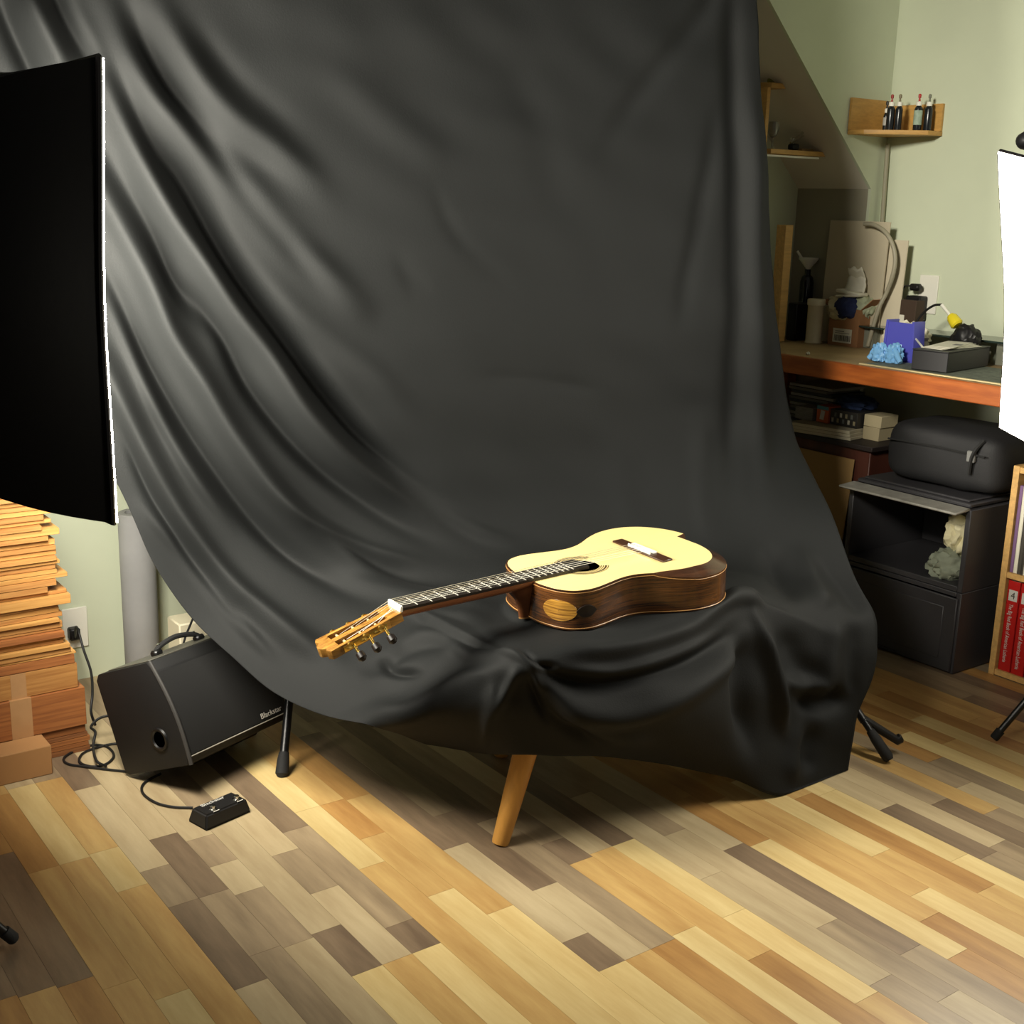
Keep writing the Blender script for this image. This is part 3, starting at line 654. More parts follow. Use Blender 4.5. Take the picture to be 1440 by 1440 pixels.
# tilting stand
ast = thing('amp_stand', 'black tubular tilt stand with rubber foot holding the amplifier', 'amp stand', (-.70, 2.85, 0))
oo = Vector((-.70, 2.85, 0)); f1 = Vector((-.545, 2.80, .012)); t1 = Vector((-.545, 2.94, .19)); 
am_pt = lambda d, w_, h: mm @ Vector((d, w_, h))
bk1, bk0 = am_pt(-.016, AW-.03, .16), am_pt(-.016, .12, .16)
lg1 = obj('stand_leg', M().tube([f1-oo, t1-oo], [.011, .011], 12), m_blacksatin, ast)
obj('rubber_foot', M().tube([f1-oo-Vector((0, .004, .012)), f1-oo-Vector((0, .003, .006)), f1-oo+(t1-f1)*.10, f1-oo+(t1-f1)*.2], [.012, .0165, .0155, .0125], 14), m_rubber, lg1)
cr = [am_pt(.12, AW-.02, -.014), am_pt(.12, .10, -.014)]
obj('cradle_bar', M().tube([t1-oo, cr[0]-oo, cr[1]-oo], .010, 10), m_blacksatin, ast)
for q in (am_pt(.12, .13, -.014), am_pt(.12, AW-.04, -.014)):
    obj('stand_leg', M().tube([q-oo, Vector((q.x-.02, q.y+.12, .01))-oo], .010, 10), m_blacksatin, ast)
bb = am_pt(.03, AW/2, -.01)
# pedal
pa, pb, pd = atz(262, 1158), atz(290, 1170), atz(354, 1142)
ex_ = (pd-pb); ex_.z = 0; PL = ex_.length; ang = math.atan2(ex_.y, ex_.x); ey = Vector((-math.sin(ang), math.cos(ang), 0)); PWd = max(.07, (pa-pb).dot(ey))
fs = thing('footswitch', 'black two-button footswitch pedal on the floor before the amplifier', 'pedal', pb, (0, 0, ang))
PH = .034; ins = .008
vs = [(0, 0, .002), (PL, 0, .002), (PL, PWd, .002), (0, PWd, .002), (ins, ins, PH), (PL-ins, ins, PH), (PL-ins, PWd-ins, PH), (ins, PWd-ins, PH)]
bm = bmesh.new(); vv_ = [bm.verts.new(v) for v in vs]
for f_ in ([3, 2, 1, 0], [4, 5, 6, 7], [0, 1, 5, 4], [1, 2, 6, 5], [2, 3, 7, 6], [3, 0, 4, 7]): bm.faces.new([vv_[i] for i in f_])
bmesh.ops.bevel(bm, geom=list(bm.edges), offset=.004, segments=3, affect='EDGES')
obj('housing', M().bm(bm), mat('black_painted_metal', (22, 21, 21), .5, bump=.1, bump_scale=500), fs)
obj('base_plate', M().box((PL/2, PWd/2, .002), (PL-.006, PWd-.006, .004)), m_rubber, fs)
for x in (.28, .80):
    b_ = obj('switch', M().lathe([(.009, 0), (.009, .002), (.006, .003), (.006, .006), (.0065, .0065), (.0065, .009), (.004, .010)], (PL*x, PWd*.32, PH), 16), m_chrome, fs)
    obj('caption', M().box((PL*x+.001, PWd*.145, PH+.0003), (.016, .0024, .0006)), m_print, fs)
text('logo', 'Blackstar', .016, m_print, fs, (PL*.20, PWd*.74, PH+.0006), (1, 0, 0), (0, 1, 0), xscale=1.08)
def cable(name, label, pix, r=.0032, z=.0035, group=None):
    pts = crom([atz(x, y, z) for x, y in pix], 8); o = Vector((pts[0].x, pts[0].y, 0))
    return tag(obj(name, M().tube([p-o for p in pts], r, 8), m_cable, loc=o), label, 'cable', group)
cable('pedal_cable', 'thin black cable running from the footswitch under the amplifier', [(271, 1136), (245, 1135), (222, 1130), (205, 1120), (199, 1110), (203, 1101), (214, 1094), (226, 1088)])
cable('coiled_cable', 'black cable looping on the floor between stacked wood and amplifier', [(178, 1085), (150, 1082), (118, 1078), (95, 1074), (90, 1066), (105, 1056), (130, 1048), (150, 1050), (160, 1062), (150, 1074), (130, 1078), (112, 1072), (116, 1060), (134, 1052), (160, 1046), (178, 1048)])
pts = crom([atz(150, 1078, .004), atz(136, 1070, .02), atz(131, 1050, .03), atz(134, 1030, .05), aty(128, 1022, 2.95), aty(140, 1010, 2.97), aty(160, 1005, 2.98)], 8)
tag(obj('power_cable', M().tube(pts, .0035, 8), m_cable), 'black power cable rising in a loop behind the amplifier', 'cable')
pts = crom([P(.985, VB-.03, .14), aty(108, 882, 3.2), aty(118, 915, 3.15), aty(128, 945, 3.1), aty(130, 975, 3.02), aty(128, 1000, 2.99), aty(134, 1020, 2.99)], 8)
tag(obj('wall_cable', M().tube(pts, .0035, 8), m_cable), 'black cable dropping from the wall outlet behind the stacked wood', 'cable')

# ------------------------------------------------------------------ stacked wood, carton, roll by the left wall
WM = [mat('stacked_wood_%s' % n, c, .6, noise_amt=.2, noise_scale=5, stretch=(1, 4, 30), rgb2=d, rand=.06) for n, c, d in
      (('honey', (206, 156, 88), (176, 124, 62)), ('tan', (192, 140, 78), (158, 106, 54)), ('red', (168, 106, 56), (132, 78, 40)), ('brown', (150, 96, 54), (118, 72, 40)))]
# each: (right end u, thickness, material, label key, front setback v)
ST = [(.875, .014, 3), (.872, .012, 2), (.876, .014, 2), (.870, .012, 3), (.866, .022, 2)]
z = 0.0; vf0 = 2.975; labels = {
 0: 'thin honey-coloured board in the tall stack of wood', 1: 'thin tan board in the tall stack of wood', 2: 'thin reddish board in the tall stack of wood', 3: 'thin dark brown board in the tall stack of wood'}
rw = random.Random(9)
def board(ur, th, mi, z, v0=None, label=None, ln=.55, dp=.42, tilt=0):
    v0 = vf0 if v0 is None else v0
    o = obj('wood_board', M().box((0, 0, th/2), (ln, dp, th-.0012), .0006), WM[mi], loc=P(ur-ln/2, v0+dp/2, z), rot=(0, 0, ROT+tilt))
    tag(o, label or labels[mi], 'board', 'boards in the tall stack of wood')
for ur, th, mi in ST: board(ur, th, mi, z, label='dark sheet low in the stack of wood, under the taped block'); z += th
blk = thing('taped_wood_block', 'thick wooden block with clear packing tape near the bottom of the stack', 'wood block', **UVR(.868-.28, vf0+.21-.008, z))
obj('block', M().box((0, 0, .05), (.56, .42, .099), .001), WM[2], blk)
m_tape = mat('clear_packing_tape', (176, 134, 92), .15, spec=.6, noise_amt=.05, noise_scale=20)
obj('tape', M().box((.125, -.2107, .05), (.05, .0012, .10)).box((.125, -.17, .1003), (.05, .082, .0012)), m_tape, blk); z += .1005
blk = thing('taped_wood_block', 'reddish wooden block with a strip of tape, on the thickest block', 'wood block', **UVR(.855-.28, vf0+.21, z))
obj('block', M().box((0, 0, .032), (.56, .42, .063), .001), WM[1], blk)
obj('tape', M().box((.138, -.2107, .032), (.036, .0012, .064)), m_tape, blk); z += .0645
board(.850, .024, 2, z, label='reddish board with pale tape, just above the two taped blocks'); z += .024
seq = [(.862, .006, 0), (.846, .014, 1), (.846, .012, 0), (.838, .010, 1), (.838, .008, 0), (.835, .016, 2), (.832, .007, 1), (.836, .017, 1), (.828, .010, 0), (.832, .012, 1), (.826, .014, 0), (.824, .008, 1),
       (.856, .024, 0), (.848, .010, 1), (.806, .016, 1), (.826, .016, 1), (.850, .012, 0), (.825, .011, 0), (.830, .013, 1), (.836, .010, 0), (.828, .012, 1), (.834, .013, 0), (.832, .012, 1), (.826, .015, 0),
       (.815, .012, 1), (.838, .016, 0), (.800, .012, 1), (.82, .010, 0), (.806, .014, 1), (.826, .012, 0), (.80, .011, 1), (.79, .013, 0), (.81, .012, 1), (.79, .012, 0)]
for ur, th, mi in seq:
    if z > .70: break
    lb_ = {.862: 'thin honey sheet jutting out just above the taped block', .856: 'thick honey board jutting out beyond its neighbours in the stack', .850: 'thin honey board jutting out high in the stack of wood', .806: 'tan board set back so its end lies short of the others'}.get(ur)
    board(ur-.006, th, mi, z, label=lb_, v0=vf0+rw.uniform(-.006, .012), tilt=R(rw.uniform(-1.2, 1.2))); z += th
tag(obj('cardboard_carton', M().box((0, 0, .0375), (.34, .078, .075), .002), mat('brown_cardboard', (168, 124, 78), .8, noise_amt=.04, noise_scale=8), **UVR(.757-.17, 2.887+.04)), 'long brown cardboard carton on the floor before the stacked wood', 'carton')
tag(obj('grey_roll', M().lathe([(.048, 0), (.050, .004), (.050, .487), (.047, .491), (.030, .491), (.030, .483)], n=28), mat('grey_felt_roll', (150, 150, 150), .85, noise_amt=.08, noise_scale=6), loc=P(1.168, 3.405)), 'grey cylindrical roll standing against the green wall', 'roll')
ol = thing('wall_outlet', 'white outlet plate on the green wall behind the stacked wood', 'outlet', **UVR(.995, VB, .10))
obj('plate', M().box((0, -.004, .06), (.07, .008, .12), .002), m_white, ol)
obj('plug', M().box((-.01, -.022, .05), (.03, .03, .035), .004), m_black, ol)
o_ = aty(268, 880, 3.30)
tag(obj('cream_box', M().box((0, 0, o_.z/2+.01), (.10, .09, o_.z+.03), .004), mat('cream_plastic', (222, 214, 186), .6), loc=(o_.x, o_.y, 0), rot=(0, 0, ROT)), 'cream box on the floor behind the amplifier handle', 'box')
pts = crom([aty(276, 858, 3.2), aty(268, 878, 3.19), aty(262, 892, 3.18), aty(258, 905, 3.16)], 6)
tag(obj('amp_lead', M().tube(pts, .003, 8), m_cable), 'short black lead hanging behind the amplifier handle', 'cable')

# ------------------------------------------------------------------ workbench
m_benchfront = mat('orange_brown_wood', (178, 98, 42), .4, noise_amt=.2, noise_scale=5, stretch=(10, 1, 10), rgb2=(142, 70, 28))
m_benchtop = mat('worn_bench_top', (150, 126, 88), .6, noise_amt=.2, noise_scale=6)
wb = thing('workbench', 'long wooden workbench with an orange-brown front edge along the wall', 'workbench', **UVR(3.222, 1.55, 0))
BL_ = 1.75
obj('top', M().box((.2655, BL_/2, .8825), (.485, BL_, .025), .001), m_benchtop, wb)
obj('front_edge', M().box((.0095, BL_/2, .866), (.019, BL_, .059), .003), m_benchfront, wb)
for y in (.03, BL_-.04):
    for x in (.055, .47): obj('leg', M().box((x, y, .434), (.05, .05, .868), .002), m_benchfront, wb)
KS = KB
ZB = zB(.7805)
def at_bench(x, y): p = atz(x, y, ZB); return p
# cutting mat
m_mat = mat('grey_green_mat', (92, 98, 88), .8, noise_amt=.35, noise_scale=60)
mt_ = thing('rubber_mat', 'grey-green speckled mat with a ragged pale edge on the workbench', 'mat', loc=B(4.03, 2.3, .7805), rot=(0, 0, ROT))
poly = [(0, .0), (.38, 0), (.38, .88), (0, .86)]
obj('sheet', M().prism([(0, 0), (.40, 0), (.40, .80), (.20, .86), (0, .885)], 0, .004), m_mat, mt_)
rr_ = random.Random(3); e = [(0, .0)]+[(-.004-rr_.random()*.006, .885*k/60) for k in range(61)]+[(.004, .885)]
obj('ragged_edge', M().prism([(x-.001, y) for x, y in e]+[(.006, .885*k/60) for k in range(60, -1, -1)], .001, .0055), mat('pale_backing', (196, 180, 136), .8), mt_)

def bench_thing(name, label, cat, u, v, rotz=0, group=None): return thing(name, label, cat, B(u, v, .7805), (0, 0, ROT+rotz), group)
# tall wooden plank leaning at the left
tp = at_bench(1097, 478); tag(obj('tall_plank', M().box((0, 0, .26), (.05, .055, .52), .002), m_pine, loc=B(4.36, 3.93, .7805), rot=(0, 0, ROT)), 'tall narrow wooden plank standing at the end of the workbench', 'plank')
# clear jar
m_frost = mat('milky_plastic', (196, 184, 156), .25, noise_amt=.1, noise_scale=5)
jr = bench_thing('plastic_jar', 'tall milky plastic jar with a lid beside the cardboard box', 'jar', 4.46, 3.80)
obj('body', M().lathe([(.038, 0), (.04, .004), (.036, .012), (.036, .165), (.038, .172)], n=24), m_frost, jr)
obj('lid', M().lathe([(.040, .172), (.040, .196), (.038, .199), (.02, .199)], n=24), mat('pale_lid', (206, 196, 170), .4), jr)
tag(obj('dark_case', M().box((0, 0, .085), (.10, .055, .17), .004), m_black, loc=B(4.50, 3.93, .7805), rot=(0, 0, ROT)), 'dark upright case between the tall plank and the plastic jar', 'case')
# bottle with funnel
bt = bench_thing('dark_bottle', 'tall dark bottle with a white funnel stuck in it', 'bottle', 4.575, 3.965)
obj('body', M().lathe([(.030, 0), (.032, .004), (.032, .26), (.026, .285), (.014, .295), (.014, .32)], n=20), mat('dark_glass', (18, 18, 20), .15), bt)
obj('funnel', M().lathe([(.008, .30), (.012, .325), (.045, .365), (.046, .372), (.043, .372), (.010, .33)], n=24), m_white, bt)
obj('spout_handle', M().tube([(-.01, .03, .365), (-.02, .055, .40)], .006, 8), m_white, bt)
# cardboard box with rags
cb = bench_thing('open_cardboard_box', 'open brown cardboard box with a printed label, full of rags', 'box', 4.50, 3.585)
m_card = mat('dark_cardboard', (150, 106, 70), .8, noise_amt=.06, noise_scale=8)
m_card2 = mat('inner_cardboard', (120, 86, 58), .85)
BX, BY, BZ = .16, .165, .165
for nm, c, d in (('side', (0, BY/2, BZ/2), (.004, BY, BZ)), ('side', (BX, BY/2, BZ/2), (.004, BY, BZ)), ('side', (BX/2, 0, BZ/2), (BX, .004, BZ)), ('side', (BX/2, BY, BZ/2), (BX, .004, BZ)), ('bottom', (BX/2, BY/2, .003), (BX, BY, .004))):
    obj(nm, M().box(c, d), m_card, cb, smooth=False)
obj('flap', M().box((BX/2, -.03, BZ+.025), (BX-.01, .075, .003), rot=Matrix.Rotation(R(-40), 3, 'X')), m_card, cb, smooth=False)
obj('flap', M().box((BX/2, BY+.03, BZ+.012), (BX-.01, .075, .003), rot=Matrix.Rotation(R(28), 3, 'X')), m_card, cb, smooth=False)
lb = obj('label_sticker', M().box((-.0025, .085, .045), (.001, .105, .062)), m_paper, cb, smooth=False)
m_ink = mat('grey_ink', (70, 62, 54), .8)
bars = M(); yb = .04
while yb < .13:
    wv = rw.choice((.002, .003, .004)); bars.box((-.0032, yb, .034), (.0006, wv, .026)); yb += wv+rw.choice((.002, .003))
obj('barcode', bars, m_ink, lb, smooth=False); obj('address_line', M().box((-.0032, .10, .064), (.0006, .05, .003)).box((-.0032, .085, .056), (.0006, .08, .002)), m_ink, lb, smooth=False)
def rag(name, label, cat, rgb, u, v, z, d, seed, amp=.28, group=None):
    return tag(obj(name, M().blob((0, 0, d[2]*.6), d, seed, amp), mat('cloth_%d_%d_%d' % rgb, rgb, .9, bump=.2, bump_scale=120), loc=B(u, v, z) if KS != 1 else P(u, v, z), rot=(0, 0, ROT), ang=60), label, cat, group)
rag('rag', 'cream rag spilling over the back of the cardboard box', 'rag', (196, 186, 152), 4.535, 3.70, .7805+.13, (.06, .085, .055), 1)
rag('rag', 'navy blue rag on top of the cardboard box', 'rag', (34, 44, 84), 4.52, 3.665, .7805+.135, (.055, .06, .055), 2, .2)
rag('rag', 'tan rag over the corner of the cardboard box', 'rag', (176, 152, 116), 4.55, 3.75, .7805+.14, (.04, .045, .045), 3)
rag('rag', 'pale green crumpled rag beside the navy rag', 'rag', (172, 178, 150), 4.56, 3.615, .7805+.145, (.05, .05, .05), 4)
pt = bench_thing('folded_paper_towels', 'folded white paper towels on top of the rags', 'paper', 4.53, 3.655)
rows = []
for i in range(9):
    rows.append([Vector((.02*math.sin(i*.5)+(.012 if i > 4 else 0), -.06+.12*j/8+.006*i*(1-2*j/8)*.5, .235+.11*i/8+.006*math.sin(j*1.3+i))) for j in range(9)])
tw = obj('sheet', M().grid(rows), m_paper, pt); tw.modifiers.new('t', 'SOLIDIFY').thickness = .004
obj('folds', M().box((-.01, 0, .236), (.07, .13, .016), .005, rot=Matrix.Rotation(R(6), 3, 'X')).box((-.01, .005, .222), (.075, .12, .012), .005, rot=Matrix.Rotation(R(-5), 3, 'X')), m_paper, pt)
# boards leaning on the wall
tag(obj('leaning_board', M().box((0, 0, .272), (.006, .33, .545)), mat('grey_board', (184, 174, 150), .8, noise_amt=.03, noise_scale=5), loc=B(4.572, 3.70, .7815), rot=(0, R(1.8), ROT)), 'tall grey-beige board leaning on the wall behind the rags', 'board')
tag(obj('leaning_board', M().box((0, 0, .235), (.006, .41, .47)), mat('pale_board', (200, 190, 166), .8, noise_amt=.03, noise_scale=5), loc=B(4.594, 3.655, .7815), rot=(0, R(2.2), ROT)), 'wide pale board leaning on the wall behind the taller board', 'board')
hz = [(4.548, 3.645, 1.315), (4.548, 3.59, 1.312), (4.548, 3.53, 1.285), (4.548, 3.485, 1.235), (4.548, 3.462, 1.17), (4.548, 3.468, 1.10), (4.555, 3.495, 1.03), (4.54, 3.52, .95), (4.53, 3.55, .79)]
tag(obj('curved_hose', M().tube(crom([P(q[0], q[1], (zB(q[2])-0)/KB) for q in hz], 8), .0095, 10), mat('grey_hose', (150, 144, 124), .5)), 'grey flexible hose curving over the leaning boards', 'hose')
tag(obj('conduit', M().tube([P(4.678, 3.66, zB(1.66)/KB), P(4.678, 3.65, zB(1.30)/KB), P(4.678, 3.65, zB(.79)/KB)], .010, 10), mat('painted_conduit', (150, 146, 124), .6)), 'thin vertical conduit in the room corner under the corner shelf', 'pipe')
# behind box: dark carton with paper
dk = bench_thing('dark_carton', 'dark brown carton standing behind the blue holder', 'carton', 4.60, 3.43)
obj('body', M().box((.03, .0, .11), (.06, .12, .22), .002), mat('dark_brown_card', (64, 48, 36), .8), dk)
obj('paper_label', M().box((-.001, .02, .11), (.001, .05, .09)), m_paper, dk)
rag('crumpled_paper', 'crumpled white paper sheet behind the blue holder', 'paper', (222, 216, 196), 4.42, 3.27, .7805+.02, (.05, .10, .075), 6, .35)
# blue holder
bl = bench_thing('blue_plastic_holder', 'blue-violet plastic holder standing on the mat', 'holder', 4.235, 3.09, R(2)); bl.location.z += .0035
m_blue = mat('blue_violet_plastic', (86, 88, 190), .35)
def tap(c): k = 1-.10*c.z/.13; return ((c.x-.035)*1+.035+.0, (c.y-.075)*k+.075, c.z)
obj('front_wall', M().prism([(0, .01), (.003, .01), (.003, .14), (0, .14)], 0, .155, fn=tap), m_blue, bl)
obj('side_wall', M().prism([(-.004, .0), (.07, .0), (.07, .012), (-.004, .012)], 0, .162, fn=tap, bev=.001), m_blue, bl)
obj('side_wall', M().prism([(-.004, .138), (.07, .138), (.07, .15), (-.004, .15)], 0, .162, fn=tap, bev=.001), m_blue, bl)
obj('back_wall', M().prism([(.067, .01), (.07, .01), (.07, .14), (.067, .14)], 0, .12, fn=tap), m_blue, bl)
obj('base', M().box((.035, .075, .003), (.07, .145, .006)), m_blue, bl)
gl = bench_thing('nitrile_gloves', 'crumpled light blue disposable gloves before the blue holder', 'gloves', 4.14, 3.15); gl.location.z += .0035
m_glove = mat('light_blue_nitrile', (120, 176, 226), .4)
obj('glove', M().blob((.02, .045, .026), (.026, .035, .042), 11, .4, 2.5, floor=.001).tube([(.02, .045, .05), (.01, .07, .03), (0, .085, .008)], [.014, .013, .010], 8), m_glove, gl, ang=60)
obj('glove', M().blob((.025, -.02, .028), (.026, .034, .045), 14, .4, 2.5, floor=.001).tube([(.02, -.02, .06), (.005, -.05, .03), (0, -.07, .008)], [.014, .013, .010], 8), m_glove, gl, ang=60)
# black drawer box with papers
dcr, dl, drr = atz(1331, 525, ZB+.004), atz(1285, 517, ZB+.004), atz(1389, 515, ZB+.004)
e1 = (dl-dcr); e2 = (drr-dcr); a1 = math.atan2(e2.y, e2.x)
bxo = thing('black_tray_box', 'low black box with papers on its lid on the workbench', 'box', dcr, (0, 0, a1))
L2, W2 = e2.length/KB, .145
obj('body', M().box((L2/2, W2/2, .038), (L2, W2, .074), .002), mat('black_card', (19, 18, 21), .55), bxo)
obj('lid', M().box((L2/2, W2/2, .0775), (L2+.003, W2+.003, .004), .001), mat('black_card_lid', (26, 26, 28), .5), bxo)
pp = thing('paper_sheets', 'loose white printed papers lying on the low black box', 'paper', (0, 0, 0)); pp.location = dcr+Vector((0, 0, .0805*KB)); pp.rotation_euler = (0, 0, a1)
for i in range(4):
    obj('sheet', M().box((L2*.5+.01*i-.01, W2*.48+.006*i, .0012+.0022*i), (L2*.72, W2*.66, .0012), rot=Matrix.Rotation(R(-9+6*i), 3, 'Z')), m_paper, pp, smooth=False)
obj('print_block', M().box((L2*.55, W2*.4, .0092), (.05, .03, .0004), rot=Matrix.Rotation(R(9), 3, 'Z')), mat('grey_print', (120, 120, 118), .8), pp)
tag(obj('white_stick', M().tube([atz(1285, 473, ZB+.085)/KB, atz(1298, 489, ZB+.067)/KB], .004, 8), m_white), 'short white stick leaning on the low black box', 'stick')
# outlet, adapter, cable, yellow-handled tool, clutter at the wall
o2 = thing('wall_outlet', 'white outlet plate on the wall above the workbench', 'outlet', loc=B(4.7, 3.385, .945), rot=(0, 0, ROT))
obj('plate', M().box((-.004, 0, .08), (.008, .095, .165), .002), m_white, o2)
ad = thing('power_adapter', 'black power adapter plugged into the outlet above the workbench', 'adapter', loc=B(4.69, 3.415, .93), rot=(0, 0, ROT))
obj('body', M().box((-.03, 0, .035), (.055, .075, .105), .005), m_black, ad)
obj('plug', M().box((-.045, .0, .125), (.035, .05, .03), .008), m_black, ad)
obj('lead', M().tube(crom([(-.05, .02, .13), (-.06, .05, .12), (-.06, .055, .05), (-.05, .05, -.05), (-.06, .02, -.14)], 6), .0035, 8), m_cable, ad)
gs = thing('glass_shelf', 'thin dark glass shelf on blocks at the back of the workbench', 'shelf', loc=B(4.50, 3.2, .7805), rot=(0, 0, ROT))
obj('glass', M().box((.09, .03, .095), (.18, .78, .008), .001), mat('dark_green_glass', (40, 52, 48), .1), gs)
for y in (-.30, .36): obj('block', M().box((.10, y, .0455), (.12, .05, .091), .002), mat('grey_block', (120, 122, 108), .7), gs)
gb = bench_thing('grey_device', 'flat grey device lying under the glass shelf', 'device', 4.46, 3.04)
obj('body', M().box((.03, .0, .03), (.14, .17, .055), .006), mat('grey_device_plastic', (140, 140, 124), .5), gb)
obj('dock', M().box((.0, .10, .012), (.12, .10, .02), .004), m_black, gb)
tl = thing('soldering_tool', 'tool with a yellow collar and dark head resting on the bench clutter', 'tool', B(4.44, 3.0, .9005), (0, 0, ROT))
obj('lead', M().tube(crom([(.02, .30, -.09), (.0, .27, -.02), (.0, .22, .06), (0, .17, .10), (0, .13, .108)], 6), .005, 8), m_cable, tl)
obj('shaft', M().tube([(0, .13, .107), (0, .075, .06)], [.008, .006], 10), m_white, tl)
obj('yellow_collar', M().tube([(0, .085, .068), (0, .075, .06), (0, .05, .036), (0, .045, .031)], [.014, .022, .026, .020], 14), mat('yellow_plastic', (226, 206, 40), .4), tl)
obj('head', M().blob((0, .0, -.02), (.045, .06, .06), 21, .16, 1.6), m_black, tl)
obj('holder', M().lathe([(.04, -.1195), (.04, -.11), (.015, -.085), (.015, -.02)], (0, 0, 0), 16), m_black, tl)
tag(obj('white_cup', M().lathe([(.03, 0), (.036, .10), (.033, .10), (.028, .006)], n=20), m_white, loc=B(4.55, 2.83, .7805), rot=(0, 0, 0)), 'white cup at the back of the workbench by the tool', 'cup')
tag(obj('crumb', M().blob((0, 0, .006), (.008, .010, .007), 30, .3, 2, 2, floor=0), m_paper, loc=at_bench(1136, 499)), 'small pale scrap near the front edge of the workbench', 'scrap')

KS = 1.0
# ------------------------------------------------------------------ under the bench
KS = KC = .907                        # the cupboard under the bench stands further forward
def C(u, v, z=0): return P(u*KC, v*KC, z*KC)
m_dkred = mat('dark_red_wood', (72, 36, 26), .5, noise_amt=.2, noise_scale=4, stretch=(6, 6, 1))
cbt = thing('low_cupboard', 'dark red wooden cupboard under the workbench', 'cupboard', loc=C(3.75, 2.87), rot=(0, 0, ROT))
obj('carcass', M().box((.175, .36, .325), (.35, .70, .65), .003), m_dkred, cbt)
obj('top', M().box((.17, .36, .6605), (.38, .74, .018), .002), mat('near_black_wood', (34, 26, 24), .6), cbt)
tag(obj('leaning_fibreboard', M().box((0, 0, .305), (.005, .46, .61), .001), mat('tan_fibreboard', (150, 120, 74), .8, noise_amt=.04, noise_scale=5), loc=C(3.685, 3.17, .002), rot=(0, R(5), ROT)), 'tan fibreboard panel leaning on the dark cupboard', 'fibreboard')
zt = .6700
def uvb(name, label, cat, c, d, mt, z, rz=0, group=None): return tag(obj(name, M().box((0, 0, d[2]/2), d, .0015), mt, loc=C(c[0], c[1], z) if KS == KC else B(c[0], c[1], z), rot=(0, 0, ROT+rz)), label, cat, group)
bk = thing('board_ream', 'pile of pale boards on top of the dark cupboard', 'boards', C(3.84, 3.14, zt), (0, 0, ROT+R(10)))
for i in range(3): obj('sheet', M().box((0, 0, .006+.0125*i), (.20, .27-.006*i, .0115), .001), mat('pale_grey_board', (188, 180, 156), .8), bk)
zt2 = zt+.0385
gb_ = thing('picture_box', 'box with printed pictures lying on the pale boards', 'box', C(3.83, 3.075, zt2), (0, 0, ROT))
obj('body', M().box((.05, 0, .03), (.12, .13, .058), .001), mat('dark_printed_card', (44, 42, 40), .5), gb_)
for i in range(9): obj('picture', M().box((-.0105, -.052+.013*i, .018+.022*((i*5) % 2)), (.0008, .010, .016)), mat('picture_%d' % (i % 3), [(150, 140, 110), (96, 100, 96), (180, 176, 160)][i % 3], .6), gb_)
gb2 = thing('orange_print_box', 'small box with orange and teal print beside the picture box', 'box', C(3.81, 3.17, zt2), (0, 0, ROT))
obj('body', M().box((.04, 0, .033), (.08, .058, .065), .001), mat('orange_card', (196, 92, 40), .5), gb2)
obj('teal_band', M().box((-.0006, 0, .058), (.001, .057, .014)), mat('teal_print', (70, 130, 150), .5), gb2)
obj('white_figure', M().box((-.0006, 0, .03), (.001, .02, .036), rot=Matrix.Rotation(R(8), 3, 'X')), m_print, gb2)
uvb('paper_pack', 'pack of grey papers beside the orange print box', 'papers', (3.86, 3.255), (.12, .09, .05), mat('grey_papers', (128, 126, 120), .8, noise_amt=.2, noise_scale=40, stretch=(1, 1, 12)), zt2)
uvb('small_carton', 'small pale carton at the end of the picture box', 'carton', (3.90, 2.965), (.10, .075, .05), mat('pale_carton', (158, 146, 116), .8), zt2+.012 if False else zt)
uvb('small_carton', 'pale flat carton standing on the smaller carton', 'carton', (3.90, 2.962), (.10, .08, .045), mat('pale_carton2', (172, 160, 128), .8), zt+.0505)
tag(obj('blue_cloth', M().blob((0, 0, .018), (.06, .08, .03), 8), mat('dark_blue_cloth', (40, 56, 92), .9), loc=C(3.93, 3.10, zt2+.06), rot=(0, 0, ROT), ang=60), 'dark blue cloth bundled above the picture box', 'cloth')
ps = thing('magazine_pile', 'pile of magazines stacked high behind the grey papers', 'magazines', C(3.98, 3.30, zt), (0, 0, ROT))
for i in range(13): obj('magazine', M().box((.02*math.sin(i*2.1)*.3, .01*math.cos(i*1.7), .006+.0125*i), (.20, .22-.01*(i % 3), .011), .001), mat('magazine_%d' % (i % 3), [(150, 148, 140), (60, 62, 60), (112, 110, 100)][i % 3], .7), ps)
KS = 1.0
